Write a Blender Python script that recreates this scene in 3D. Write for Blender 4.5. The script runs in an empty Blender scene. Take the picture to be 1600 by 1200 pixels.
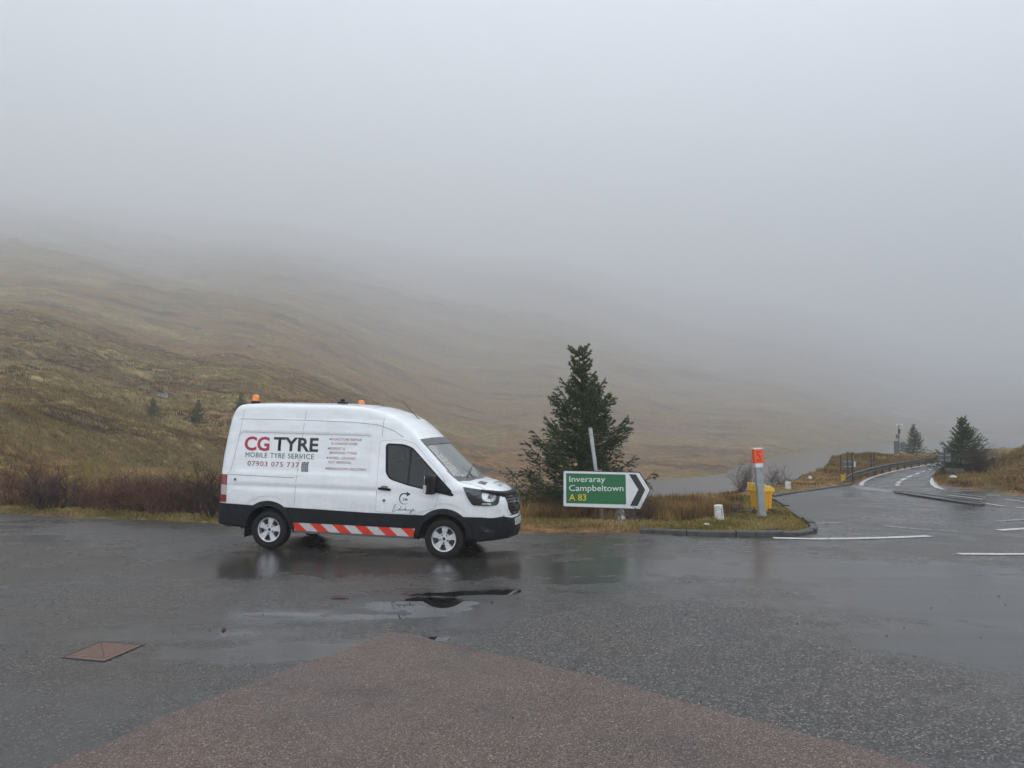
import bpy, bmesh, math, random
import numpy as np
from mathutils import Vector, Matrix
from mathutils.bvhtree import BVHTree

# ------------------------------------------------------------------ camera, sky, sun, exposure
SC = bpy.context.scene
COL = SC.collection
FPX, EYE, PITCH = 1200.0, 2.2, math.atan(68 / 1200.0)
cam_d = bpy.data.cameras.new('camera')
cam = bpy.data.objects.new('camera', cam_d)
COL.objects.link(cam)
cam.location = (0, 0, EYE)
cam.rotation_euler = (math.pi / 2 + PITCH, 0, 0)
cam_d.sensor_width = 36.0
cam_d.lens = 36.0 * FPX / 1600.0
cam_d.clip_start = 0.05
cam_d.clip_end = 20000
SC.camera = cam

SUN_EL, SUN_AZ = math.radians(52), math.radians(35)      # azimuth measured from +Y towards +X
world = bpy.data.worlds.new('World')
SC.world = world
world.use_nodes = True
wn, wl = world.node_tree.nodes, world.node_tree.links
wn.clear()
w_out = wn.new('ShaderNodeOutputWorld')
w_bg = wn.new('ShaderNodeBackground')
w_bg.inputs['Strength'].default_value = 0.15
w_sky = wn.new('ShaderNodeTexSky')
w_sky.sky_type = 'NISHITA'
w_sky.sun_disc = False
w_sky.sun_elevation = SUN_EL
w_sky.sun_rotation = SUN_AZ
w_sky.dust_density = 3.0
w_hsv = wn.new('ShaderNodeHueSaturation')                 # an overcast sky: the blue is mostly lost in cloud
w_hsv.inputs['Saturation'].default_value = 0.10
w_mix = wn.new('ShaderNodeMixRGB')                        # even cloud deck over the clear sky
w_mix.inputs['Fac'].default_value = 0.75
w_mix.inputs['Color2'].default_value = (6.5, 6.95, 7.5, 1)
wl.new(w_sky.outputs['Color'], w_hsv.inputs['Color'])
wl.new(w_hsv.outputs['Color'], w_mix.inputs['Color1'])
wl.new(w_mix.outputs['Color'], w_bg.inputs['Color'])
wl.new(w_bg.outputs['Background'], w_out.inputs['Surface'])

sun_d = bpy.data.lights.new('sun', 'SUN')
sun_d.energy = 0.8
sun_d.angle = math.radians(40)
sun_d.color = (1.0, 0.97, 0.93)
sun = bpy.data.objects.new('sun', sun_d)
COL.objects.link(sun)
sun_dir = Vector((math.sin(SUN_AZ) * math.cos(SUN_EL), math.cos(SUN_AZ) * math.cos(SUN_EL), math.sin(SUN_EL)))
sun.rotation_euler = sun_dir.to_track_quat('Z', 'Y').to_euler()

SC.view_settings.view_transform = 'Standard'
SC.view_settings.look = 'None'
SC.view_settings.exposure = 0.90
SC.view_settings.gamma = 1.0
SC.view_settings.use_curve_mapping = False
SC.render.engine = 'CYCLES'
SC.cycles.use_denoising = True
SC.cycles.max_bounces = 8
SC.cycles.diffuse_bounces = 3
SC.cycles.glossy_bounces = 3
SC.cycles.transmission_bounces = 6
SC.cycles.transparent_max_bounces = 12
SC.cycles.volume_bounces = 2

# ------------------------------------------------------------------ helpers
def ray(u, v):
    a, b = (u - 800) / FPX, (600 - v) / FPX
    return Vector((a, math.cos(PITCH) - b * math.sin(PITCH), math.sin(PITCH) + b * math.cos(PITCH)))

def G(u, v, z=0.0):
    """ground point (height z) that stands at photograph pixel u, v"""
    d = ray(u, v)
    t = (z - EYE) / d.z
    return Vector((d.x * t, d.y * t, z))

def A(u, v, Y):
    """point at depth Y that stands at photograph pixel u, v"""
    d = ray(u, v)
    t = Y / d.y
    return Vector((d.x * t, Y, EYE + d.z * t))

def _hash(ix, iy, seed):
    n = (ix.astype(np.int64) * 374761393 + iy.astype(np.int64) * 668265263 + seed * 1274126177) & 0x7fffffff
    n = ((n ^ (n >> 13)) * 1274126177) & 0x7fffffff
    n = (n ^ (n >> 16)) & 0xffff
    return n / 65535.0

def vnoise(x, y, seed=0):
    x = np.asarray(x, float); y = np.asarray(y, float)
    ix, iy = np.floor(x), np.floor(y)
    fx, fy = x - ix, y - iy
    fx = fx * fx * fx * (fx * (fx * 6 - 15) + 10); fy = fy * fy * fy * (fy * (fy * 6 - 15) + 10)
    a = _hash(ix, iy, seed); b = _hash(ix + 1, iy, seed); c = _hash(ix, iy + 1, seed); d = _hash(ix + 1, iy + 1, seed)
    return (a * (1 - fx) + b * fx) * (1 - fy) + (c * (1 - fx) + d * fx) * fy - 0.5

def fbm(x, y, octv=4, seed=0, gain=0.5):
    s, amp = 0, 1.0
    for i in range(octv):
        s = s + amp * vnoise(np.asarray(x) * 2 ** i + 13.7 * i, np.asarray(y) * 2 ** i - 7.1 * i, seed + i)
        amp *= gain
    return s

def sstep(a, b, x):
    t = np.clip((np.asarray(x, float) - a) / (b - a), 0, 1)
    return t * t * (3 - 2 * t)

def tag(o, label=None, cat=None, group=None, kind=None):
    if label: o['label'] = label
    if cat: o['category'] = cat
    if group: o['group'] = group
    if kind: o['kind'] = kind
    return o

def empty(name, loc=(0, 0, 0), rz=0.0):
    o = bpy.data.objects.new(name, None)
    o.location = loc
    o.rotation_euler = (0, 0, rz)
    o.empty_display_size = 0.1
    COL.objects.link(o)
    return o

def link(name, me, mat=None, parent=None, smooth=False):
    if mat is not None:
        me.materials.clear(); me.materials.append(mat)
    if smooth:
        me.shade_smooth()
    o = bpy.data.objects.new(name, me)
    COL.objects.link(o)
    if parent is not None:
        o.parent = parent
    return o

class MB:
    """collects vertices and faces of ONE part"""
    def __init__(s):
        s.v, s.f = [], []
    def add(s, verts, faces):
        n = len(s.v)
        s.v += [tuple(p) for p in verts]
        s.f += [tuple(i + n for i in f) for f in faces]
        return s
    def box(s, c, d, rz=0.0, M=None):
        x, y, z = d[0] / 2, d[1] / 2, d[2] / 2
        vs = [Vector((sx * x, sy * y, sz * z)) for sz in (-1, 1) for sx, sy in ((-1, -1), (1, -1), (1, 1), (-1, 1))]
        if M is None:
            M = Matrix.Rotation(rz, 3, 'Z')
        vs = [M @ p + Vector(c) for p in vs]
        return s.add(vs, [(3, 2, 1, 0), (4, 5, 6, 7), (0, 1, 5, 4), (1, 2, 6, 5), (2, 3, 7, 6), (3, 0, 4, 7)])
    def tube(s, pts, rad, n=8, cap=True):
        pts = [Vector(p) for p in pts]
        if not hasattr(rad, '__len__'): rad = [rad] * len(pts)
        rings = []
        ref = None
        for i, p in enumerate(pts):
            t = (pts[min(i + 1, len(pts) - 1)] - pts[max(i - 1, 0)])
            if t.length < 1e-9: t = Vector((0, 0, 1))
            t.normalize()
            if ref is None:
                ref = Vector((1, 0, 0)) if abs(t.x) < 0.8 else Vector((0, 1, 0))
            a = (ref - t * ref.dot(t)).normalized(); ref = a
            b = t.cross(a)
            rings.append([p + (a * math.cos(2 * math.pi * k / n) + b * math.sin(2 * math.pi * k / n)) * rad[i] for k in range(n)])
        vs = [q for r in rings for q in r]
        fs = []
        for i in range(len(pts) - 1):
            for k in range(n):
                k2 = (k + 1) % n
                fs.append((i * n + k, i * n + k2, (i + 1) * n + k2, (i + 1) * n + k))
        if cap:
            fs.append(tuple(range(n - 1, -1, -1)))
            fs.append(tuple((len(pts) - 1) * n + k for k in range(n)))
        return s.add(vs, fs)
    def lathe(s, prof, n=24, axis='Z', c=(0, 0, 0), closed=False):
        vs, fs = [], []
        m = len(prof)
        for k in range(n):
            a = 2 * math.pi * k / n
            for r, h in prof:
                if axis == 'Z': p = (r * math.cos(a), r * math.sin(a), h)
                else: p = (r * math.cos(a), h, r * math.sin(a))
                vs.append((p[0] + c[0], p[1] + c[1], p[2] + c[2]))
        for k in range(n):
            k2 = (k + 1) % n
            for i in range(m if closed else m - 1):
                j = (i + 1) % m
                q = (k * m + i, k2 * m + i, k2 * m + j, k * m + j)
                fs.append(q if axis == 'Z' else q[::-1])
        return s.add(vs, fs)
    def prism(s, poly, a0, a1, axis='Y'):
        """poly: 2D outline; extruded along axis from a0 to a1"""
        def P(u, w, h):
            return {'Y': (u, h, w), 'Z': (u, w, h), 'X': (h, u, w)}[axis]
        n = len(poly)
        vs = [P(u, w, a0) for u, w in poly] + [P(u, w, a1) for u, w in poly]
        fs = [tuple(range(n)), tuple(range(2 * n - 1, n - 1, -1))]
        fs += [(i, i + n, (i + 1) % n + n, (i + 1) % n) for i in range(n)]
        return s.add(vs, fs)
    def mesh(s, name='mesh', fix=True):
        me = bpy.data.meshes.new(name)
        me.from_pydata(s.v, [], s.f)
        if fix:
            bm = bmesh.new(); bm.from_mesh(me)
            bmesh.ops.recalc_face_normals(bm, faces=bm.faces)
            bm.to_mesh(me); bm.free()
        me.update()
        return me
    def build(s, name, mat, parent=None, smooth=False, bevel=0.0, fix=True):
        me = s.mesh(name, fix)
        if bevel > 0:
            bm = bmesh.new(); bm.from_mesh(me)
            eds = [e for e in bm.edges if len(e.link_faces) == 2 and e.calc_face_angle(0) > 0.5]
            bmesh.ops.bevel(bm, geom=eds, offset=bevel, segments=2, affect='EDGES', profile=0.6)
            bm.to_mesh(me); bm.free()
        return link(name, me, mat, parent, smooth)

def np_mesh(name, verts, faces_flat, counts, attr=None):
    """fast mesh from numpy arrays"""
    me = bpy.data.meshes.new(name)
    me.vertices.add(len(verts)); me.vertices.foreach_set('co', np.asarray(verts, np.float32).ravel())
    me.loops.add(len(faces_flat)); me.loops.foreach_set('vertex_index', np.asarray(faces_flat, np.int32))
    counts = np.asarray(counts, np.int32)
    me.polygons.add(len(counts))
    starts = np.concatenate([[0], np.cumsum(counts)[:-1]]).astype(np.int32)
    me.polygons.foreach_set('loop_start', starts)
    me.update(calc_edges=True)
    if attr is not None:
        a = me.attributes.new('tint', 'FLOAT', 'POINT')
        a.data.foreach_set('value', np.asarray(attr, np.float32))
    me.validate()
    return me

# ------------------------------------------------------------------ materials
class NT:
    def __init__(s, name):
        s.m = bpy.data.materials.new(name); s.m.use_nodes = True
        s.n = s.m.node_tree.nodes; s.l = s.m.node_tree.links
        s.b = s.n['Principled BSDF']
        s.tc = None
    def coord(s, scale=(1, 1, 1), rot=(0, 0, 0)):
        if s.tc is None: s.tc = s.n.new('ShaderNodeTexCoord')
        mp = s.n.new('ShaderNodeMapping')
        mp.inputs['Scale'].default_value = scale
        mp.inputs['Rotation'].default_value = rot
        s.l.new(s.tc.outputs['Object'], mp.inputs['Vector'])
        return mp.outputs['Vector']
    def noise(s, scale, detail=4, rough=0.55, vec=None, dist=0.0):
        t = s.n.new('ShaderNodeTexNoise')
        t.inputs['Scale'].default_value = scale; t.inputs['Detail'].default_value = detail
        t.inputs['Roughness'].default_value = rough; t.inputs['Distortion'].default_value = dist
        s.l.new(vec if vec is not None else s.coord(), t.inputs['Vector'])
        return t.outputs['Fac']
    def voro(s, scale, vec=None, feature='F1', out='Color', rnd=1.0):
        t = s.n.new('ShaderNodeTexVoronoi'); t.feature = feature
        t.inputs['Scale'].default_value = scale; t.inputs['Randomness'].default_value = rnd
        s.l.new(vec if vec is not None else s.coord(), t.inputs['Vector'])
        return t.outputs[out]
    def ramp(s, fac, stops, interp='LINEAR'):
        t = s.n.new('ShaderNodeValToRGB'); t.color_ramp.interpolation = interp
        el = t.color_ramp.elements
        while len(el) < len(stops): el.new(0.5)
        for e, (p, c) in zip(el, stops):
            e.position = p
            e.color = (c, c, c, 1) if not hasattr(c, '__len__') else (c[0], c[1], c[2], 1)
        s.l.new(fac, t.inputs['Fac'])
        return t.outputs['Color']
    def mix(s, fac, a, b, mode='MIX'):
        t = s.n.new('ShaderNodeMixRGB'); t.blend_type = mode
        for sock, v in ((t.inputs['Fac'], fac), (t.inputs['Color1'], a), (t.inputs['Color2'], b)):
            if hasattr(v, 'is_linked'): s.l.new(v, sock)
            elif hasattr(v, '__len__'): sock.default_value = (v[0], v[1], v[2], 1)
            else: sock.default_value = v if sock.type == 'VALUE' else (v, v, v, 1)
        return t.outputs['Color']
    def math(s, op, a, b=0.0, clamp=False):
        t = s.n.new('ShaderNodeMath'); t.operation = op; t.use_clamp = clamp
        for sock, v in ((t.inputs[0], a), (t.inputs[1], b)):
            if hasattr(v, 'is_linked'): s.l.new(v, sock)
            else: sock.default_value = v
        return t.outputs[0]
    def sep(s, col, ch):
        t = s.n.new('ShaderNodeSeparateColor'); s.l.new(col, t.inputs[0]); return t.outputs[ch]
    def attr(s, name):
        t = s.n.new('ShaderNodeAttribute'); t.attribute_name = name; return t.outputs['Fac']
    def bump(s, h, strength=0.3, dist=0.02):
        t = s.n.new('ShaderNodeBump'); t.inputs['Strength'].default_value = strength; t.inputs['Distance'].default_value = dist
        s.l.new(h, t.inputs['Height']); s.l.new(t.outputs['Normal'], s.b.inputs['Normal'])
    def set(s, **kw):
        for k, v in kw.items():
            k = {'base': 'Base Color', 'rough': 'Roughness', 'metal': 'Metallic', 'spec': 'Specular IOR Level', 'coat': 'Coat Weight',
                 'coat_rough': 'Coat Roughness', 'trans': 'Transmission Weight', 'emit': 'Emission Color', 'emit_s': 'Emission Strength',
                 'sss': 'Subsurface Weight', 'ior': 'IOR'}.get(k, k)
            sock = s.b.inputs[k]
            if hasattr(v, 'is_linked'): s.l.new(v, sock)
            elif hasattr(v, '__len__'): sock.default_value = (v[0], v[1], v[2], 1)
            else: sock.default_value = v
        return s.m

def plain(name, col, rough=0.5, metal=0.0, var=0.12, scale=9.0, coat=0.0, spec=0.5):
    """a base colour with a little procedural wear"""
    t = NT(name)
    f = t.noise(scale, 5)
    lo = tuple(c * (1 - var) for c in col); hi = tuple(min(1, c * (1 + var)) for c in col)
    t.set(base=t.ramp(f, [(0.3, lo), (0.7, hi)]), rough=t.ramp(f, [(0.3, max(0, rough - 0.06)), (0.7, min(1, rough + 0.06))]), metal=metal, coat=coat, spec=spec)
    return t.m
M = {}
PUDDLES = [(442, 961, 0.50, 0.17), (664, 944, 0.62, 0.44), (700, 926, 0.62, 0.14), (776, 924, 0.42, 0.16), (690, 998, 0.18, 0.08), (600, 962, 0.8, 0.12), (300, 992, 0.7, 0.12)]
SMOOTH = [(935, 905, 0.9, 0.25), (1520, 930, 1.7, 1.5), (1480, 1000, 0.9, 0.7), (1330, 890, 2.4, 0.7), (900, 885, 2.2, 0.7), (420, 1020, 1.0, 0.35), (520, 880, 3.4, 1.0), (1420, 800, 2.5, 2.5)]
STONY = [(1230, 1060, 1.5, 1.1), (1080, 970, 1.4, 0.8), (160, 930, 2.2, 0.8), (1450, 1130, 0.7, 0.6), (1330, 790, 2.5, 2.2)]
def make_asphalt():
    t = NT('wet_asphalt')
    warp = t.n.new('ShaderNodeTexNoise'); warp.inputs['Scale'].default_value = 2.2; warp.inputs['Detail'].default_value = 5; warp.inputs['Roughness'].default_value = 0.65
    t.l.new(t.coord(), warp.inputs['Vector'])
    def blobs(items, soft, wobble):
        out = None
        for u, v, rx, ry in items:
            p = G(u, v)
            mp = t.n.new('ShaderNodeMapping'); mp.vector_type = 'TEXTURE'
            mp.inputs['Location'].default_value = (p.x, p.y, 0); mp.inputs['Scale'].default_value = (rx, ry, 1e4); mp.inputs['Rotation'].default_value = (0, 0, 0.08)
            t.l.new(t.tc.outputs['Object'], mp.inputs['Vector'])
            ln = t.n.new('ShaderNodeVectorMath'); ln.operation = 'LENGTH'; t.l.new(mp.outputs[0], ln.inputs[0])
            d = t.math('ADD', ln.outputs['Value'], t.math('MULTIPLY', t.math('SUBTRACT', warp.outputs['Fac'], 0.5), wobble))
            m = t.math('SUBTRACT', 1.0, t.math('MULTIPLY', t.math('SUBTRACT', d, 1.0 - soft), 1.0 / (2 * soft), True), True)
            out = m if out is None else t.math('MAXIMUM', out, m)
        return out
    pud = blobs(PUDDLES, 0.10, 2.6)
    damp = blobs([(u, v, rx * 1.9, ry * 2.2) for u, v, rx, ry in PUDDLES], 0.5, 2.0)
    flat_ = blobs(SMOOTH, 0.25, 1.8); rough_ = blobs(STONY, 0.35, 2.0)
    big = t.noise(0.16, 4, 0.55, dist=0.6)
    mid = t.noise(0.9, 5, 0.6)
    fine = t.noise(30, 3, 0.6)
    chip = t.voro(75, out='Distance'); chipc = t.sep(t.voro(75), 0)
    # worn stony areas stand against smooth rolled ones
    st = t.ramp(t.mix(0.35, big, mid), [(0.45, 0.15), (0.55, 0.9)])
    st = t.math('ADD', t.math('SUBTRACT', st, t.math('MULTIPLY', flat_, 0.75)), t.math('MULTIPLY', rough_, 0.75), True)
    stony = t.math('MULTIPLY', st, t.math('SUBTRACT', 1.0, damp, True), True)
    base = t.ramp(fine, [(0.3, (0.014, 0.0142, 0.0145)), (0.7, (0.040, 0.0395, 0.039))])
    chips = t.ramp(chipc, [(0.0, (0.008, 0.008, 0.009)), (0.45, (0.024, 0.0235, 0.023)), (0.78, (0.070, 0.067, 0.063)), (0.93, (0.17, 0.163, 0.155)), (1.0, (0.30, 0.29, 0.275))])
    col = t.mix(t.math('ADD', t.math('MULTIPLY', stony, 0.65), 0.2), base, chips)
    tint = t.ramp(t.noise(0.35, 3), [(0.35, (1.0, 0.98, 0.96)), (0.7, (1.25, 1.08, 0.92))])
    col = t.mix(1.0, col, tint, 'MULTIPLY')
    # tar joints and hairline cracks
    crack = t.ramp(t.voro(0.33, t.coord((1, 1, 1), (0, 0, 0.4)), 'DISTANCE_TO_EDGE', 'Distance'), [(0.0, 1.0), (0.006, 0.0)])
    crack = t.math('MULTIPLY', crack, t.ramp(t.noise(0.6, 3), [(0.52, 0.0), (0.60, 0.6)]))
    col = t.mix(crack, col, (0.008, 0.008, 0.008))
    col = t.mix(pud, col, (0.010, 0.0095, 0.008))
    streak = t.noise(1.0, 5, 0.6, t.coord((0.25, 2.2, 1), (0, 0, 0.35)))
    wet = t.ramp(t.mix(0.5, streak, t.noise(0.28, 3)), [(0.38, 0.06), (0.50, 0.14), (0.64, 0.26)])
    wet = t.mix(t.math('MULTIPLY', flat_, 0.7), wet, (0.20, 0.20, 0.20))
    rough = t.mix(t.math('MULTIPLY', stony, 0.85), wet, (0.50, 0.50, 0.50))
    rough = t.mix(t.math('MULTIPLY', damp, 0.7), rough, (0.18, 0.18, 0.18))
    rough = t.mix(pud, rough, (0.012, 0.012, 0.012))
    h = t.mix(t.math('ADD', t.math('MULTIPLY', stony, 0.85), 0.10), (0.5, 0.5, 0.5), t.ramp(chip, [(0.0, 1.0), (0.6, 0.0)]))
    h = t.mix(t.math('MULTIPLY', t.math('SUBTRACT', 1.0, pud), 0.2), h, fine)
    h = t.mix(pud, h, (0.5, 0.5, 0.5))
    t.bump(h, 0.55, 0.010)
    t.set(base=col, rough=rough, spec=0.40)
    M['asphalt'] = t.m
make_asphalt()

def make_red():
    t = NT('red_chip_surfacing')
    c1 = t.voro(135); d1 = t.voro(135, out='Distance')
    f = t.sep(c1, 0)
    col = t.ramp(f, [(0.0, (0.036, 0.025, 0.021)), (0.35, (0.074, 0.050, 0.042)), (0.65, (0.112, 0.080, 0.067)), (0.88, (0.175, 0.135, 0.113)), (0.97, (0.28, 0.24, 0.21)), (1.0, (0.40, 0.37, 0.33))])
    stain = t.ramp(t.noise(0.7, 5), [(0.30, (0.72, 0.74, 0.74)), (0.42, (1.05, 1.0, 0.97)), (0.66, (1.28, 1.17, 1.10))])
    col = t.mix(1.0, col, stain, 'MULTIPLY')
    t.bump(t.ramp(d1, [(0.0, 1.0), (0.7, 0.0)]), 0.7, 0.01)
    t.set(base=col, rough=t.ramp(t.noise(1.2, 4), [(0.35, 0.3), (0.65, 0.55)]), spec=0.45)
    M['red'] = t.m
make_red()

def make_terrain():
    t = NT('moor')
    c = t.coord()
    diag = t.coord((1.0, 2.6, 1.0), (0, 0, math.radians(38)))
    n1 = t.noise(0.020, 6, 0.6, diag)
    n2 = t.noise(0.11, 6, 0.65, diag)
    n3 = t.noise(0.7, 6, 0.75, t.coord((1.0, 1.8, 1.0), (0, 0, math.radians(38))))
    n4 = t.noise(4.0, 4, 0.7)
    n0 = t.noise(0.005, 5, 0.6, diag)
    f = t.mix(0.45, n1, n2); f = t.mix(0.30, f, n0); f = t.mix(0.22, f, n3)
    col = t.ramp(f, [(0.36, (0.035, 0.028, 0.020)), (0.43, (0.125, 0.070, 0.032)), (0.485, (0.245, 0.140, 0.062)), (0.53, (0.165, 0.138, 0.050)), (0.585, (0.330, 0.230, 0.105)), (0.66, (0.100, 0.092, 0.036))])
    col = t.mix(0.8, col, t.ramp(n3, [(0.36, 0.38), (0.52, 1.0), (0.66, 1.55)]), 'MULTIPLY')
    col = t.mix(0.75, col, t.ramp(n4, [(0.3, 0.36), (0.7, 1.6)]), 'MULTIPLY')
    rock = t.ramp(t.noise(0.055, 7, 0.72, diag), [(0.60, 0), (0.68, 1)])
    col = t.mix(t.math('MULTIPLY', rock, 0.7), col, (0.060, 0.060, 0.062))
    heath = t.ramp(t.noise(0.024, 7, 0.7, diag), [(0.50, 0), (0.60, 1)])
    col = t.mix(t.math('MULTIPLY', heath, 0.6), col, (0.062, 0.042, 0.028))
    t.bump(t.mix(0.5, n3, n4), 0.9, 0.35)
    t.set(base=col, rough=0.95, spec=0.1)
    M['moor'] = t.m
make_terrain()

def make_tint(name, stops, rough=0.8, spec=0.2, sss=0.0):
    t = NT(name)
    a = t.attr('tint')
    t.set(base=t.ramp(a, stops), rough=rough, spec=spec)
    M[name] = t.m
make_tint('grass_blade', [(0.0, (0.075, 0.068, 0.016)), (0.3, (0.165, 0.140, 0.034)), (0.6, (0.27, 0.205, 0.070)), (1.0, (0.38, 0.285, 0.13))])
make_tint('rush_blade', [(0.0, (0.070, 0.042, 0.014)), (0.4, (0.17, 0.100, 0.036)), (0.75, (0.29, 0.185, 0.070)), (1.0, (0.40, 0.28, 0.13))])
make_tint('moor_tuft', [(0.0, (0.060, 0.038, 0.015)), (0.3, (0.150, 0.082, 0.030)), (0.52, (0.240, 0.155, 0.054)), (0.72, (0.155, 0.130, 0.036)), (1.0, (0.34, 0.24, 0.11))])
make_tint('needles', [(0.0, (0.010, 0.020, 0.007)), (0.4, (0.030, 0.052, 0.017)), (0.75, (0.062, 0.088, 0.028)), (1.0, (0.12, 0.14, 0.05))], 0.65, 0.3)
make_tint('gravel', [(0.0, (0.02, 0.02, 0.02)), (0.6, (0.06, 0.055, 0.05)), (1.0, (0.25, 0.22, 0.18))], 0.6, 0.4)

M['white_paint'] = NT('white_paint').set(base=(0.80, 0.81, 0.82), rough=0.22, coat=0.6, coat_rough=0.06)
def dirty_white():
    t = NT('van_white')
    c = t.coord()
    n = t.noise(2.2, 6, 0.65, t.coord((1, 1, 3)))
    run = t.noise(7.0, 5, 0.7, t.coord((3.0, 3.0, 0.35)))
    sp = t.n.new('ShaderNodeSeparateXYZ'); t.l.new(c, sp.inputs[0])
    low = t.ramp(sp.outputs['Z'], [(0.72, 1.0), (0.95, 0.35), (1.0, 0.22)])      # road spray lies thickest low on the body
    grime = t.math('MULTIPLY', low, t.ramp(t.mix(0.5, n, run), [(0.40, 0.0), (0.66, 0.45)]))
    clean = t.ramp(n, [(0.42, (0.80, 0.815, 0.83)), (0.72, (0.73, 0.74, 0.74))])
    t.set(base=t.mix(grime, clean, (0.36, 0.35, 0.33)), rough=t.mix(grime, (0.17, 0.17, 0.17), (0.5, 0.5, 0.5)), coat=0.5, coat_rough=0.08)
    t.bump(t.voro(140, out='Distance'), 0.04, 0.002)
    M['van_white'] = t.m
dirty_white()
M['trim'] = plain('black_plastic', (0.007, 0.0085, 0.011), 0.48, var=0.35, scale=6, spec=0.25)
M['gloss_black'] = plain('gloss_black', (0.008, 0.009, 0.010), 0.15, var=0.3, scale=4, coat=0.3)
M['seam'] = plain('seam_shadow_grey', (0.17, 0.18, 0.19), 0.6)  # one grey for body joints and for shade painted in gaps and grooves
M['rubber'] = plain('tyre_rubber', (0.008, 0.008, 0.008), 0.65, var=0.35, scale=14, spec=0.3)
M['alloy'] = plain('alloy', (0.62, 0.62, 0.63), 0.32, metal=0.75, var=0.12, scale=12)
M['dark_metal'] = plain('dark_metal', (0.03, 0.03, 0.032), 0.5, metal=0.4)
M['interior'] = plain('interior_cloth', (0.022, 0.022, 0.024), 0.85, var=0.3)
M['grey_plastic'] = plain('grey_plastic', (0.10, 0.10, 0.105), 0.5)
M['vinyl_black'] = plain('vinyl_black', (0.010, 0.012, 0.016), 0.35)
M['vinyl_red'] = plain('vinyl_red', (0.42, 0.012, 0.055), 0.35, var=0.08)
M['vinyl_dullred'] = plain('vinyl_dull_red', (0.28, 0.07, 0.09), 0.4)
M['stripe_red'] = plain('stripe_red', (0.62, 0.035, 0.012), 0.4, var=0.1)
M['stripe_white'] = plain('stripe_white', (0.50, 0.50, 0.49), 0.4, var=0.12, scale=15)
M['tail_red'] = plain('tail_lamp_red', (0.24, 0.004, 0.012), 0.1, coat=0.8, var=0.2)
M['tail_clear'] = plain('tail_lamp_clear', (0.50, 0.44, 0.42), 0.15, coat=0.8)
M['amber'] = plain('amber_lens', (0.80, 0.20, 0.01), 0.12, coat=0.8, var=0.25, scale=20)
M['lamp_chrome'] = plain('lamp_reflector', (0.75, 0.76, 0.76), 0.14, metal=0.6, var=0.3, scale=25)
M['plate'] = plain('plate_white', (0.62, 0.62, 0.60), 0.4)
M['badge_blue'] = plain('badge_blue', (0.01, 0.03, 0.12), 0.2, coat=0.6)
M['chrome'] = plain('chrome', (0.8, 0.8, 0.8), 0.12, metal=0.9)
def glass(name, tint, rough=0.0, ior=1.5, added_sheen=0.0):
    m = bpy.data.materials.new(name); m.use_nodes = True
    n, l = m.node_tree.nodes, m.node_tree.links
    n.clear()
    o = n.new('ShaderNodeOutputMaterial'); mx = n.new('ShaderNodeMixShader'); fr = n.new('ShaderNodeFresnel')
    tr = n.new('ShaderNodeBsdfTransparent'); gl = n.new('ShaderNodeBsdfGlossy')
    fr.inputs['IOR'].default_value = ior
    tr.inputs['Color'].default_value = (*tint, 1); gl.inputs['Roughness'].default_value = rough
    gl.inputs['Color'].default_value = (0.95, 0.98, 0.97, 1)
    if added_sheen > 0:                                           # constant mirror share added to brighten the pane's sky reflection
        ad = n.new('ShaderNodeMath'); ad.operation = 'ADD'; ad.use_clamp = True; ad.inputs[1].default_value = added_sheen
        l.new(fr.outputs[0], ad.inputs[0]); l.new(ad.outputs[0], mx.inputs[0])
    else:
        l.new(fr.outputs[0], mx.inputs[0])
    l.new(tr.outputs[0], mx.inputs[1]); l.new(gl.outputs[0], mx.inputs[2]); l.new(mx.outputs[0], o.inputs[0])
    M[name] = m
glass('side_glass', (0.13, 0.15, 0.145))
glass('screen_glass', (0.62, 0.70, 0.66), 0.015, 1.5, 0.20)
glass('lamp_glass', (0.9, 0.92, 0.92))
M['sign_white'] = plain('sign_white', (0.70, 0.72, 0.72), 0.45, var=0.06, scale=5)
M['sign_green'] = plain('sign_green', (0.008, 0.135, 0.040), 0.4, var=0.10, scale=4)
M['sign_black'] = plain('sign_black', (0.018, 0.018, 0.020), 0.45)
M['sign_yellow'] = plain('sign_yellow', (0.72, 0.50, 0.02), 0.45)
M['galv'] = plain('galvanised_steel', (0.30, 0.31, 0.315), 0.5, metal=0.3, var=0.2, scale=14)
M['phone_grey'] = plain('phone_grey', (0.27, 0.295, 0.285), 0.55, var=0.15, scale=5)
M['phone_white'] = plain('phone_white', (0.66, 0.67, 0.67), 0.45)
M['phone_orange'] = plain('phone_orange', (0.85, 0.085, 0.012), 0.45, var=0.06)
M['phone_mark'] = plain('phone_mark', (0.10, 0.006, 0.004), 0.5)
M['bin_yellow'] = plain('grit_bin_yellow', (0.74, 0.36, 0.005), 0.35, var=0.1, coat=0.2)
M['bin_lid'] = plain('grit_bin_lid', (0.80, 0.47, 0.04), 0.3, var=0.12, coat=0.3)
M['marker_white'] = plain('weathered_white', (0.58, 0.58, 0.53), 0.7, var=0.3, scale=10)
M['timber'] = plain('old_timber', (0.075, 0.050, 0.036), 0.85, var=0.4, scale=18)
def lichen():
    t = NT('lichen_stone')
    n = t.noise(7, 6, 0.7)
    t.set(base=t.ramp(n, [(0.40, (0.085, 0.075, 0.062)), (0.52, (0.16, 0.145, 0.12)), (0.60, (0.48, 0.47, 0.42))]), rough=0.9)
    t.bump(t.noise(18, 4), 0.6, 0.02)
    M['stone'] = t.m
lichen()
M['kerb'] = plain('wet_kerb', (0.048, 0.045, 0.038), 0.55, var=0.55, scale=7)
M['concrete'] = plain('wet_concrete', (0.17, 0.17, 0.165), 0.42, var=0.25, scale=2.5)
M['rust'] = plain('rusty_iron', (0.135, 0.072, 0.050), 0.5, var=0.3, scale=20)
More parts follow.
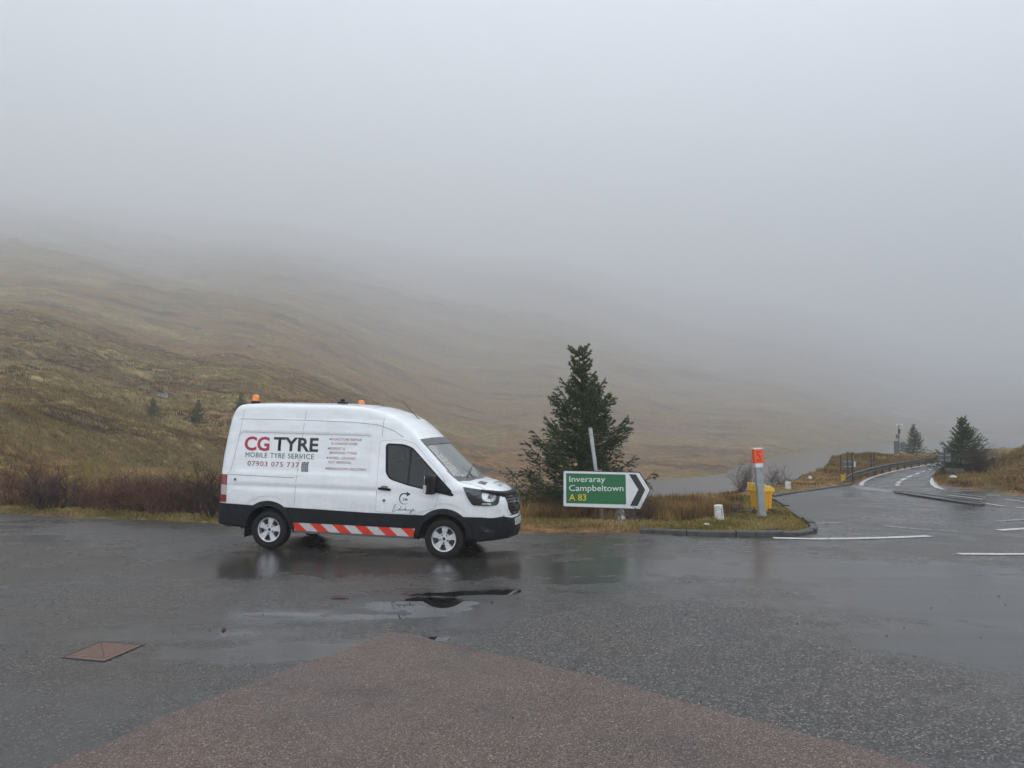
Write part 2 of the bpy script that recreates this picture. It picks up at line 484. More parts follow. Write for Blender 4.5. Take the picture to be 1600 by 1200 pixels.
def road_paint():
    t = NT('line_white')
    n = t.noise(14, 6, 0.75)
    t.set(base=t.ramp(n, [(0.36, (0.10, 0.10, 0.10)), (0.47, (0.50, 0.50, 0.49)), (0.7, (0.66, 0.66, 0.65))]), rough=0.42)
    t.bump(t.noise(40, 3), 0.3, 0.004)
    M['line_white'] = t.m
road_paint()
def worn_line():
    t = NT('worn_line_white')
    n = t.noise(9, 6, 0.7)
    t.set(base=t.ramp(n, [(0.42, (0.07, 0.07, 0.07)), (0.60, (0.40, 0.40, 0.40))]), rough=0.4)
    M['line_worn'] = t.m
worn_line()
M['bark'] = plain('bark', (0.060, 0.042, 0.030), 0.9, var=0.4, scale=14)
M['twig_red'] = plain('twig_red_brown', (0.120, 0.050, 0.030), 0.85, var=0.4, scale=6)
M['twig_grey'] = plain('twig_grey_brown', (0.095, 0.075, 0.065), 0.85, var=0.35, scale=6)
M['twig_dark'] = plain('twig_dark', (0.045, 0.026, 0.020), 0.85, var=0.35, scale=6)
M['rail'] = plain('guardrail_steel', (0.075, 0.068, 0.052), 0.65, metal=0.1, var=0.3, scale=3)
M['sign_back'] = plain('sign_back_grey', (0.105, 0.115, 0.11), 0.6, var=0.2)
M['litter'] = plain('litter_white', (0.7, 0.7, 0.66), 0.6)
M['leaf'] = plain('dead_leaf', (0.09, 0.026, 0.016), 0.7)
def make_water(name, col, bump, scale, rough):
    t = NT(name)
    t.bump(t.noise(scale, 4, 0.6), bump, 0.05)
    t.set(base=col, rough=rough, spec=0.5, ior=1.33)
    M[name] = t.m
make_water('loch', (0.022, 0.028, 0.034), 0.16, 0.9, 0.10)
make_water('puddle', (0.014, 0.013, 0.011), 0.02, 3.0, 0.02)
# ------------------------------------------------------------------ ground: tarmac, moor, loch
VAN_R = Vector((-4.422, 14.070)); VAN_FW2 = Vector((0.9805, -0.1964))
def ground_h(x, y):
    """gentle dip of the tarmac under the van's front axle"""
    x = np.asarray(x, float); y = np.asarray(y, float)
    q = (x - VAN_R.x) * VAN_FW2.x + (y - VAN_R.y) * VAN_FW2.y
    w = -(x - VAN_R.x) * VAN_FW2.y + (y - VAN_R.y) * VAN_FW2.x - 1.0
    return -0.080 * np.exp(-((q - 3.4) / 2.0) ** 2) * np.exp(-(w / 3.6) ** 2)

def gh(x, y):
    return float(ground_h(x, y))

ISLAND = [(1000, 832), (1050, 834), (1090, 836), (1150, 837), (1200, 837), (1240, 836.5), (1258, 835), (1268, 832), (1272, 828.5), (1268, 823), (1258, 815), (1245, 806), (1232, 797), (1218, 787), (1206, 780)]
EDGE_L = [(0, 803), (170, 811), (340, 818), (600, 823), (810, 828)]
BAY = [(1206, 776.5), (1235, 771), (1285, 764), (1330, 757.5), (1345, 753), (1362, 744.5), (1390, 736), (1430, 728), (1475, 720)]
RIGHT_IN = [(1476, 731), (1462, 737.5), (1454, 745), (1456, 751.5), (1468, 758), (1500, 762), (1600, 775)]
def g2(px): return [tuple(G(u, v).xy) for u, v in px]
OUT = [(-70.0, 38.5)] + g2(EDGE_L) + g2(ISLAND) + g2(BAY) + [(36, 58), (48, 66), (75, 78), (78, 70), (52, 58), (38, 50)] + g2(RIGHT_IN) + [(16.6, 18), (17.2, 6), (18, -12), (20, -40), (-70, -40)]

def sdist(x, y, poly):
    """signed distance to a polygon, negative inside (numpy)"""
    x = np.asarray(x, float); y = np.asarray(y, float)
    d = np.full(x.shape, 1e18); ins = np.zeros(x.shape, bool)
    n = len(poly)
    for i in range(n):
        ax, ay = poly[i]; bx, by = poly[(i + 1) % n]
        ex, ey = bx - ax, by - ay
        t = np.clip(((x - ax) * ex + (y - ay) * ey) / (ex * ex + ey * ey + 1e-12), 0, 1)
        d = np.minimum(d, (x - ax - t * ex) ** 2 + (y - ay - t * ey) ** 2)
        c = ((ay > y) != (by > y)) & (x < (bx - ax) * (y - ay) / (by - ay + 1e-15) + ax)
        ins ^= c
    d = np.sqrt(d)
    return np.where(ins, -d, d)

def sheet(name, poly, z, mat, step=1.0, parent=None, hfun=True):
    """flat outline cut into a grid and laid on the ground z metres up"""
    bm = bmesh.new()
    bm.faces.new([bm.verts.new((p[0], p[1], 0)) for p in poly])
    xs = [p[0] for p in poly]; ys = [p[1] for p in poly]
    lim = (-14, 20, 3, 24)
    for k in range(int(max(min(xs), lim[0]) / step), int(min(max(xs), lim[1]) / step) + 1):
        bmesh.ops.bisect_plane(bm, geom=bm.verts[:] + bm.edges[:] + bm.faces[:], plane_co=(k * step, 0, 0), plane_no=(1, 0, 0))
    for k in range(int(max(min(ys), lim[2]) / step), int(min(max(ys), lim[3]) / step) + 1):
        bmesh.ops.bisect_plane(bm, geom=bm.verts[:] + bm.edges[:] + bm.faces[:], plane_co=(0, k * step, 0), plane_no=(0, 1, 0))
    bmesh.ops.triangulate(bm, faces=bm.faces)
    for v in bm.verts:
        v.co.z = z + (gh(v.co.x, v.co.y) if hfun else 0)
    bmesh.ops.recalc_face_normals(bm, faces=bm.faces)
    if sum(f.normal.z for f in bm.faces) < 0:
        bmesh.ops.reverse_faces(bm, faces=bm.faces)
    me = bpy.data.meshes.new(name); bm.to_mesh(me); bm.free()
    return link(name, me, mat, parent, smooth=True)

LOCH_Z = -4.8
A_K = [-1.6, -1.0, -0.667, -0.5, -0.38, -0.25, -0.12, 0.0, 0.17, 0.275, 0.40, 0.50, 0.583, 0.70, 1.0, 1.6]
D0_K = [22, 24, 27, 33, 43, 58, 76, 84, 104, 119, 262, 350, 500, 590, 700, 780]
ZF_K = [-.5, -.5, -.6, -1.0, -1.8, -3.4, -4.7] + [LOCH_Z] * 9
# height of the hillside against depth, for a fan of bearings from the road
HILL_A = [-0.9, -0.667, -0.38, 0.0, 0.3, 0.6, 1.0]
HILL_D = [45, 80, 150, 250, 450, 700, 1100, 1700, 2600, 3200]
HILL_Z = [[3.5, 9, 26, 54, 116, 190, 325, 520, 800, 860], [2.8, 7.8, 23, 46, 102, 172, 300, 500, 790, 850], [-0.2, 3.8, 15, 34, 80, 142, 255, 430, 720, 805], [-4, -4, -3.0, 3, 31, 82, 178, 335, 580, 690],
          [-4.8, -4.8, -4.5, -3.2, 11, 41, 104, 228, 430, 530], [-4.8, -4.8, -4.8, -4.8, -4.6, 3, 42, 126, 265, 345], [-4.8, -4.8, -4.8, -4.8, -4.8, -3, 16, 66, 150, 210]]
def terrain_h(x, y, detail=True):
    x = np.asarray(x, float); y = np.asarray(y, float)
    a = x / np.maximum(y, 1.0)
    sd = sdist(x, y, OUT)
    # near ground round the tarmac
    crest = np.interp(a, [-1.0, -0.4, -0.2, 0.0, 0.10, 0.22, 0.30, 0.35, 0.40, 0.44, 0.55, 0.7, 1.2], [60, 30, 24, 21.5, 21.5, 22.0, 25.0, 28.5, 36.0, 54.0, 66.0, 85.0, 120.0])
    drop = np.maximum(y - crest, 0)
    lump = fbm(x * 0.45, y * 0.45, 3, 5) * 0.22 * sstep(0.4, 3.0, sd)
    near = 0.10 * sstep(0.0, 0.35, sd) - 0.09 * sstep(0.02, -0.3, sd) + lump - drop * 0.36 * sstep(0, 2.5, drop)
    near = np.maximum(near, -10)
    md = np.hypot((x - 38) / 15.0, (y - 36) / 11.0)
    mound = (3.6 * np.exp(-md ** 2) + 0.5 * np.exp(-((x - 22) / 3.5) ** 2 - ((y - 33) / 4.0) ** 2)) * sstep(0.2, 6.0, sd) * (x > 12)
    near = near + mound + fbm(x * 0.5, y * 0.5, 4, 9) * 0.55 * sstep(0.5, 4, sd) * sstep(14, 20, x) * sstep(70, 45, y)
    # hillside beyond
    d0 = np.interp(a, A_K, D0_K); zf = np.interp(a, A_K, ZF_K)
    wob = fbm(a * 9, a * 0 + 3.3, 3, 21)
    d0 = d0 * (1 + 0.10 * wob * sstep(-0.1, 0.1, a))
    t = y - d0
    tp = np.maximum(t, 0)
    # on the far side of the loch the slope climbs square to the shoreline
    shore = [(ak * dk, dk) for ak, dk in zip(A_K, D0_K)][6:]
    perp = np.full(x.shape, 1e9)
    for (ax, ay), (bx, by) in zip(shore[:-1], shore[1:]):
        ex, ey = bx - ax, by - ay
        q = np.clip(((x - ax) * ex + (y - ay) * ey) / (ex * ex + ey * ey), 0, 1)
        perp = np.minimum(perp, np.hypot(x - ax - q * ex, y - ay - q * ey))
    wgt = sstep(0.02, 0.5, a)
    tp = np.where(t > 0, tp * (1 - wgt) + np.minimum(perp * 1.6, tp) * wgt, 0)
    zt = np.zeros(x.shape); wsum = np.zeros(x.shape)
    cols = [np.interp(y, HILL_D, zk) for zk in HILL_Z]
    for k in range(len(HILL_A) - 1):
        f = np.clip((a - HILL_A[k]) / (HILL_A[k + 1] - HILL_A[k]), 0, 1); f = f * f * (3 - 2 * f)
        if k == 0: zt = cols[0]
        zt = zt * (1 - f) + cols[k + 1] * f
    ramp = sstep(0, 1, t / (0.30 * d0 + 4))
    rise = np.where(t > 0, (zt - zf) * ramp, 0)
    hill = zf + rise + np.minimum(t, 0) * 0.22 * sstep(-0.35, -0.1, a)
    if detail:
        ca, sa = math.cos(math.radians(-38)), math.sin(math.radians(-38))
        p = x * ca + y * sa; q = -x * sa + y * ca
        amp = np.clip(tp / 60.0, 0, 1)
        hill = hill + amp * (fbm(p / 150, q / 38, 5, 31) * (2 + np.minimum(tp, 700) * 0.009) + np.abs(fbm(p / 60, q / 22, 4, 41)) * (1.5 + np.minimum(tp, 500) * 0.008) + fbm(p / 620, q / 170, 4, 71) * np.minimum(tp, 1500) * 0.016)
        hill = hill + sstep(0, 12, tp) * (fbm(x / 6.0, y / 6.0, 4, 51) * 0.9 + fbm(x / 1.7, y / 1.7, 3, 61) * 0.28)
        # a near spur that comes down from the left behind the shrubs
    spur = 0.8 * np.exp(-((y - 62 + 0.25 * x) / 17.0) ** 2) * sstep(-14, -46, x)
    hill = hill + spur
    k = 1.2
    m = np.maximum(near, hill)
    m = m + k * np.log1p(np.exp(-np.abs(near - hill) / k)) * sstep(4, 10, sd) * 0.6 * sstep(-0.15, -0.4, a)
    return np.where(sd < 6, np.where(sd < 3, near, near + (m - near) * sstep(3, 6, sd)), m)

def th(x, y):
    return float(terrain_h(np.array([x]), np.array([y]))[0])

def build_terrain():
    na, nd = 460, 440
    a = np.concatenate([np.linspace(-1.9, -0.78, 40, endpoint=False), np.linspace(-0.78, 0.78, na), np.linspace(0.78, 1.9, 41)[1:]])
    y = 13.0 * (3200 / 13.0) ** np.linspace(0, 1, nd)
    AA, YY = np.meshgrid(a, y)
    XX = AA * YY
    ZZ = terrain_h(XX.ravel(), YY.ravel()).reshape(XX.shape)
    V = np.stack([XX, YY, ZZ], -1).reshape(-1, 3)
    w = len(a)
    i = (np.arange(nd - 1)[:, None] * w + np.arange(w - 1)[None, :]).ravel()
    F = np.stack([i, i + 1, i + w + 1, i + w], 1)
    me = np_mesh('moorland', V, F.ravel(), np.full(len(F), 4))
    o = link('moorland', me, M['moor'], None, True)
    tag(o, kind='structure')
    return o
terrain = build_terrain()

# ground below and behind: a base sheet that reaches out of sight under everything
base_mb = MB().add([(-6000, -190, -12.5), (6000, -190, -12.5), (6000, 3300, -12.5), (-6000, 3300, -12.5)], [(0, 1, 2, 3)])
tag(base_mb.build('valley_floor', M['moor']), kind='structure')
tag(MB().add([(-300, 40, LOCH_Z), (2900, 40, LOCH_Z), (2900, 1600, LOCH_Z), (-300, 1600, LOCH_Z)], [(0, 1, 2, 3)]).build('loch', M['loch']), kind='structure')

road = tag(sheet('road', OUT, 0.0, M['asphalt'], 0.5), kind='structure')
RED = g2([(605, 987), (640, 992), (700, 1006), (800, 1026), (925, 1057), (1050, 1091), (1150, 1119), (1250, 1145), (1350, 1168), (1445, 1196), (1760, 1290)]) + [(6.0, 1.0), (-6, 0.6)] + g2([(-150, 1300), (70, 1202), (150, 1168), (250, 1124), (330, 1092), (400, 1064), (470, 1040), (540, 1012)])
def fray(poly, seed, amp=0.012, step=0.10):
    rnd = random.Random(seed); out = []
    for i in range(len(poly)):
        a, b = Vector(poly[i]), Vector(poly[(i + 1) % len(poly)])
        d = b - a; n = max(1, int(d.length / step)); nn = Vector((-d.y, d.x)).normalized()
        for k in range(n): q = a.lerp(b, k / n); out.append(tuple(q + nn * (rnd.uniform(-amp, amp) + 0.05 * float(fbm(q.x * 2.3, q.y * 2.3, 3, seed)))))
    return out
tag(sheet('red_surfacing', fray(RED, 5), 0.006, M['red'], 0.5), kind='structure')

# painted lines: parts of the road, each a sheet 4 mm up
def line_px(px, w, mat='line_white', z=None):
    z = (0.0075 if mat == 'line_worn' else 0.010) if z is None else z
    pts = [Vector(G(u, v).xy) for u, v in px]
    L, R = [], []
    for i, p in enumerate(pts):
        t = (pts[min(i + 1, len(pts) - 1)] - pts[max(i - 1, 0)]).normalized()
        n = Vector((-t.y, t.x)) * w / 2
        L.append(p + n); R.append(p - n)
    vs = [(p.x, p.y, gh(p.x, p.y) + z) for p in L + R]
    k = len(pts)
    MB().add(vs, [(i, i + 1, i + 1 + k, i + k) for i in range(k - 1)]).build('painted_line', M[mat], road)
line_px([(1208, 841), (1270, 842.5), (1330, 842), (1390, 840.5), (1452, 838)], 0.20)
line_px([(1497, 866), (1560, 866.5), (1640, 866)], 0.17)
line_px([(1560, 829), (1640, 824)], 0.2)
line_px([(1380, 821.5), (1420, 825.5), (1455, 828)], 0.14, 'line_worn')
line_px([(1466, 828), (1498, 831)], 0.14, 'line_worn')
line_px([(1275, 818), (1318, 817)], 0.16, 'line_worn')
line_px([(1556, 815), (1600, 812)], 0.16, 'line_worn')
line_px([(1537, 786.5), (1569, 791.5)], 0.11)
line_px([(1480, 774), (1508, 777), (1535, 780.5)], 0.11)
line_px([(1490, 771), (1540, 777)], 0.12, 'line_worn')
line_px([(1570, 780.5), (1610, 785.5)], 0.11)
line_px([(1588, 793), (1625, 797)], 0.11)
line_px([(1589, 778), (1615, 780)], 0.16, 'line_worn')
line_px([(1346, 759), (1346.5, 755), (1352, 751), (1362, 746.5), (1376, 742), (1395, 737), (1418, 732.5), (1445, 727.5), (1472, 723)], 0.15)
for seg in ([(1401.5, 759), (1403, 756.5)], [(1403.5, 755), (1406, 752.5)], [(1408, 751), (1415, 747.5)], [(1418, 746), (1426, 743)], [(1430, 741.5), (1437, 739)], [(1441, 737.8), (1448, 735.6)], [(1452, 734.4), (1458, 732.8)], [(1462, 731.8), (1468, 730.4)]):
    line_px(seg, 0.15)
line_px([(1474, 765), (1464, 762), (1457, 757), (1455.5, 752), (1458, 747), (1470, 742)], 0.14)
line_px([(1471, 763), (1463, 758), (1460, 753.5), (1463, 749)], 0.12, 'line_worn')
for seg in ([(1388, 764), (1397, 765)], [(1400, 765.3), (1408, 766)], [(1364, 765), (1372, 766)], [(1424, 765.3), (1434, 766.3)], [(1440, 766), (1452, 767.5)]):
    line_px(seg, 0.22, 'line_worn')
for seg in ([(1412, 752), (1422, 752.4)], [(1425, 752.5), (1434, 752.7)], [(1438, 753), (1450, 753.5)], [(1444, 739), (1452, 740)], [(1455, 740), (1466, 741)], [(1420, 748), (1446, 748.6)]):
    line_px(seg, 0.18, 'line_worn')

# concrete apron by the far road mouth and beside the grit bin
tag(sheet('concrete_apron', g2([(1334, 758), (1346, 760.5), (1399, 767), (1385, 769.5), (1352, 766), (1328, 760.5)]), 0.005, M['concrete'], 50), kind='structure')

# kerbs: every stone a piece
def kerb(px, step, w=0.15, h=0.10, seed=3):
    root = empty('kerb'); tag(root, kind='structure')
    pts = [Vector(G(u, v).xy) for u, v in px]
    seg = [(pts[i + 1] - pts[i]).length for i in range(len(pts) - 1)]
    tot = sum(seg)
    def at(s):
        for i, l in enumerate(seg):
            if s <= l or i == len(seg) - 1:
                return pts[i].lerp(pts[i + 1], min(s / l, 1))
            s -= l
    rnd = random.Random(seed)
    n = max(1, int(tot / step)); step = tot / n
    for k in range(n):
        s0, s1 = k * step + 0.008, (k + 1) * step - 0.008
        m = 4
        c = [at(s0 + (s1 - s0) * j / m) for j in range(m + 1)]
        hh = h + rnd.uniform(-0.02, 0.015); off = rnd.uniform(-0.015, 0.015)
        prof = [(-w / 2 + off, -0.12), (-w / 2 + off, hh - 0.025), (-w / 2 + 0.03 + off, hh), (w / 2 + off, hh), (w / 2 + off, -0.12)]
        vs, fs = [], []
        for j, p in enumerate(c):
            t = (c[min(j + 1, m)] - c[max(j - 1, 0)]).normalized(); nn = Vector((-t.y, t.x))
            for q, z in prof:
                vs.append((p.x + nn.x * q, p.y + nn.y * q, z))
        P = len(prof)
        for j in range(m):
            for q in range(P):
                fs.append((j * P + q, j * P + (q + 1) % P, (j + 1) * P + (q + 1) % P, (j + 1) * P + q))
        fs += [tuple(range(P)), tuple(range(m * P + P - 1, m * P - 1, -1))]
        MB().add(vs, fs).build('kerbstone', M['kerb'], root)
    return root
kerb(ISLAND[:11], 0.88)
kerb(ISLAND[10:], 0.85, h=0.09, seed=8)
kerb(BAY[:4], 0.95, h=0.06, seed=6)

# long low traffic island in the junction mouth
def traffic_island():
    root = empty('traffic_island'); tag(root, kind='structure')
    poly = g2([(1399, 769), (1412, 769.5), (1450, 774.5), (1495, 781), (1530, 786), (1537, 788), (1534, 790), (1522, 789.5), (1470, 781.5), (1425, 774.5), (1402, 771)])
    s = sheet('island_top', poly, 0.035, M['asphalt'], 50, root)
    n = len(poly)
    for i in range(n):
        a, b = Vector(poly[i]), Vector(poly[(i + 1) % n])
        k = max(1, int((b - a).length / 0.9))
        for j in range(k):
            p, q = a.lerp(b, j / k), a.lerp(b, (j + 1) / k)
            d = q - p
            MB().box(((p.x + q.x) / 2, (p.y + q.y) / 2, -0.012), (max(d.length - 0.012, 0.05), 0.11, 0.13), math.atan2(d.y, d.x)).build('kerbstone', M['kerb'], root, bevel=0.015)
traffic_island()

# rusty inspection cover: frame and two leaves
def cover():
    c = [G(97, 1028), G(158, 1003), G(224, 1008), G(163, 1034)]
    root = empty('drain_cover', sum(c, Vector()) / 4)
    o = root.location
    tag(root, 'rusty two-leaf steel drain cover set in the wet tarmac', 'drain cover')
    def flat(pts, z0, z1, name, mat):
        pts = [(p.x - o.x, p.y - o.y) for p in pts]
        return MB().prism(pts, z0, z1, 'Z').build(name, mat, root)
    mid = [(c[1] + c[3]) / 2] * 2
    ctr = sum(c, Vector()) / 4
    ins = [ctr + (p - ctr) * 0.97 for p in c]
    for k in range(4):
        a, b, a2, b2 = c[k], c[(k + 1) % 4], ins[k], ins[(k + 1) % 4]
        out = [ctr + (p - ctr) * 1.04 for p in (a, b)]
        flat([out[0], out[1], b2 * 0.995 + ctr * 0.005, a2 * 0.995 + ctr * 0.005], 0.0, 0.006, 'frame_bar', M['dark_metal'])
    for tri in ([ins[0], ins[1], ins[3]], [ins[1], ins[2], ins[3]]):
        cc = sum(tri, Vector()) / 3
        tri = [cc + (p - cc) * 0.965 for p in tri]
        leaf = flat(tri, 0.0, 0.005, 'cover_leaf', M['rust'])
        # raised tread ribs
        d = (tri[1] - tri[2]) if tri[0] == tri[0] else None
        for j in range(1, 8):
            f = j / 8.0
            if (tri[0] - ctr).length > (tri[1] - ctr).length:
                p, q = tri[0].lerp(tri[1], f), tri[0].lerp(tri[2], f)
            else:
                p, q = tri[1].lerp(tri[0], f), tri[1].lerp(tri[2], f)
            v = q - p
            p, q = p + v * 0.03, q - v * 0.03
            MB().box((((p + q) / 2).x - o.x, ((p + q) / 2).y - o.y, 0.006), ((q - p).length, 0.010, 0.004), math.atan2((q - p).y, (q - p).x)).build('tread_rib', M['rust'], leaf)
cover()
# ------------------------------------------------------------------ the van (local: x forward from rear axle, y to its left, z up)
FW = Vector((0.98026, -0.19637, -0.02304)).normalized()
LAT = Vector((0, 0, 1)).cross(FW).normalized()
UPV = FW.cross(LAT)
R_AX = Vector((-4.42224, 14.07031, 0.3474))
van = empty('van')
van_m = Matrix((FW, LAT, UPV)).transposed().to_4x4()
van_m.translation = R_AX - UPV * 0.353 + LAT * 0.98
van.matrix_world = van_m
tag(van, 'white high-roof tyre service van with amber beacons parked on the wet tarmac', 'van')

ZT = [(-1.02, 2.49), (-1.00, 2.56), (-0.95, 2.62), (-0.85, 2.655), (-0.5, 2.678), (0, 2.69), (1.2, 2.69), (1.6, 2.672), (1.9, 2.63), (2.2, 2.545), (2.46, 2.425), (2.69, 2.265), (2.86, 2.115), (3.30, 1.715), (3.70, 1.365), (3.78, 1.350), (3.94, 1.325), (4.10, 1.265), (4.22, 1.195), (4.30, 1.125), (4.36, 1.05), (4.39, 0.98)]
def interp(tab, x):
    return float(np.interp(x, [p[0] for p in tab], [p[1] for p in tab]))
HW = [(-1.03, 0.91), (-0.99, 0.955), (-0.90, 0.985), (-0.7, 1.005), (0, 1.015), (2.4, 1.015), (3.4, 1.01), (3.9, 0.985), (4.15, 0.945), (4.28, 0.90), (4.36, 0.84), (4.40, 0.78)]
BOW = [(2.0, 0.0), (2.45, 0.08), (2.86, 0.20), (3.70, 0.25), (4.1, 0.22), (4.40, 0.22)]
RAD = [(-1.0, 0.09), (1.6, 0.10), (2.1, 0.11), (2.6, 0.09), (2.86, 0.07), (3.6, 0.07), (3.8, 0.10), (4.4, 0.12)]
CRW = [(-1.0, 0.05), (2.0, 0.06), (2.6, 0.05), (2.86, 0.03), (3.7, 0.02), (3.9, 0.04), (4.4, 0.05)]
TUM = [(-1.0, 0.065), (1.9, 0.07), (2.7, 0.20), (3.6, 0.20), (3.9, 0.12), (4.4, 0.05)]
PAN = (-0.66, 1.90, 1.40, 2.115)          # pressed panel on the load side
def side_w(x, z):
    w = interp(HW, x)
    tb = interp(TUM, x)
    if z > 1.2: w -= tb * (z - 1.2)
    if z < 0.9: w -= 0.018 * ((0.9 - z) / 0.5) ** 2
    # horizontal pressing below the waist
    w -= 0.016 * math.exp(-((z - 1.13) / 0.045) ** 2) * float(sstep(4.0, 3.2, x)) * float(sstep(-0.95, -0.6, x))
    # roof gutter step
    if x < 2.3: w -= 0.014 * float(sstep(2.345, 2.375, z))
    x0, x1, z0, z1 = PAN
    k = min(float(sstep(x0 - 0.02, x0 + 0.02, x)), float(sstep(x1 + 0.02, x1 - 0.02, x)), float(sstep(z0 - 0.02, z0 + 0.02, z)), float(sstep(z1 + 0.02, z1 - 0.02, z)))
    return w - 0.012 * k

def ring(x, zlo, zhi=None, grow=0.0, ns=64):
    """half outline of the section at station x, from bottom centre up the side to top centre"""
    zt = interp(ZT, x)
    cr, r = interp(CRW, x), interp(RAD, x)
    ze = zt - cr
    pts = [(0.0, zlo), (0.5, zlo)]
    if zhi is not None and zhi < ze - r:
        zs = np.linspace(zlo, zhi, 14)
        pts += [(side_w(x, z) + grow - (0.03 if z == zs[0] else 0), z) for z in zs]
        pts += [(0.5, zhi), (0.0, zhi)]
    else:
        zc = ze - r
        zs = zlo + (zc - zlo) * np.linspace(0, 1, ns)
        pts += [(side_w(x, z) + grow, z) for z in zs]
        w0 = side_w(x, zc) + grow; w1 = max(side_w(x, ze) + grow, 0.1)
        for t in np.linspace(0, 1, 8)[1:]:
            y = (1 - t) ** 2 * w0 + 2 * t * (1 - t) * w1 + t * t * (w1 - r)
            z = (1 - t) ** 2 * zc + 2 * t * (1 - t) * ze + t * t * (ze + cr * (1 - ((w1 - r) / w1) ** 2))
            pts.append((y, z))
        for t in np.linspace(0, 1, 9)[1:]:
            y = (w1 - r) * (1 - t)
            pts.append((y, ze + cr * (1 - (y / w1) ** 2)))
    return pts

def van_loft(xs, zlo, zhi=None, grow=0.0, nose=False, ns=64):
    mb = MB()
    rings = []
    for x in xs:
        bow = interp(BOW, x); W = interp(HW, x)
        h = ring(x, zlo(x) if callable(zlo) else zlo, zhi(x) if callable(zhi) else zhi, grow, ns)
        full = [(-y, z) for y, z in h] + [(y, z) for y, z in reversed(h)][1:-1]
        lean = 0.185 * float(sstep(-0.55, -1.02, x))          # tailgate leans forward towards the roof
        rings.append([(x - bow * min(abs(y) / W, 1.05) ** 2.2 + lean * max(0.0, (z - 1.35) / 1.3) ** 1.5, y, z) for y, z in full])
    n = len(rings[0])
    vs = [p for r in rings for p in r]
    fs = []
    for i in range(len(rings) - 1):
        for k in range(n):
            k2 = (k + 1) % n
            fs.append((i * n + k, i * n + k2, (i + 1) * n + k2, (i + 1) * n + k))
    def cap(idx, x, out):
        nonlocal vs, fs
        r = rings[idx]; W = interp(HW, x); bow = interp(BOW, x)
        zc = sum(p[2] for p in r) / n
        prev = [idx * n + k for k in range(n)]
        for s in (0.8, 0.55, 0.3, 0.12):
            st = len(vs)
            for p in r:
                y, z = p[1] * s, zc + (p[2] - zc) * s
                vs.append((x - bow * (abs(y) / W) ** 2.2 + out * (1 - s * s) + (0.185 * float(sstep(-0.55, -1.02, x)) * max(0.0, (z - 1.35) / 1.3) ** 1.5), y, z))
            cur = [st + k for k in range(n)]
            for k in range(n):
                fs.append((prev[k], prev[(k + 1) % n], cur[(k + 1) % n], cur[k]))
            prev = cur
        fs.append(tuple(prev))
    cap(0, xs[0], -0.015)
    cap(len(rings) - 1, xs[-1], 0.02 if nose else 0.0)
    return mb.add(vs, fs)

XS = list(np.linspace(-1.02, -0.72, 9)) + list(np.linspace(-0.70, 1.88, 50)) + [1.90, 1.92] + list(np.linspace(1.96, 4.10, 52)) + list(np.linspace(4.13, 4.39, 14))
body_me = van_loft(XS, 0.74, nose=True).mesh('body')
BVH_bm = bmesh.new(); BVH_bm.from_mesh(body_me)
low_me = van_loft(list(np.linspace(-1.03, 4.40, 90)), 0.33, 0.775, 0.012, nose=True).mesh('low')
tmp = bmesh.new(); tmp.from_mesh(low_me)
def tree_of(*bms):
    vs, fs = [], []
    for b in bms:
        n = len(vs)
        b.verts.ensure_lookup_table(); b.verts.index_update()
        vs += [v.co.copy() for v in b.verts]
        fs += [[v.index + n for v in f.verts] for f in b.faces]
    return BVHTree.FromPolygons(vs, fs)
TREE = tree_of(BVH_bm)
TREE_LOW = tree_of(BVH_bm, tmp)

def hit(origin, direction, low=False):
    loc, nor, _, _ = (TREE_LOW if low else TREE).ray_cast(Vector(origin), Vector(direction).normalized(), 20)
    if loc is None:
        loc, nor, _, _ = (TREE_LOW if low else TREE).find_nearest(Vector(origin))
    return loc, nor

def proj_side(p, off, side=-1, low=False):
    loc, nor = hit((p[0], side * 3, p[1]), (0, -side, 0), low)
    return loc + Vector((0, side * off, 0)) + Vector((nor.x, 0, nor.z)) * off * 0.3
def proj_front(p, off, low=False):      # p = (y, z)
    loc, nor = hit((8, p[0], p[1]), (-1, 0, 0), low)
    if nor.x < 0: nor = -nor
    return loc + nor * off
def proj_top(p, off):        # p = (x, y)
    loc, nor = hit((p[0], p[1], 5), (0, 0, -1))
    if nor.z < 0: nor = -nor
    return loc + nor * off

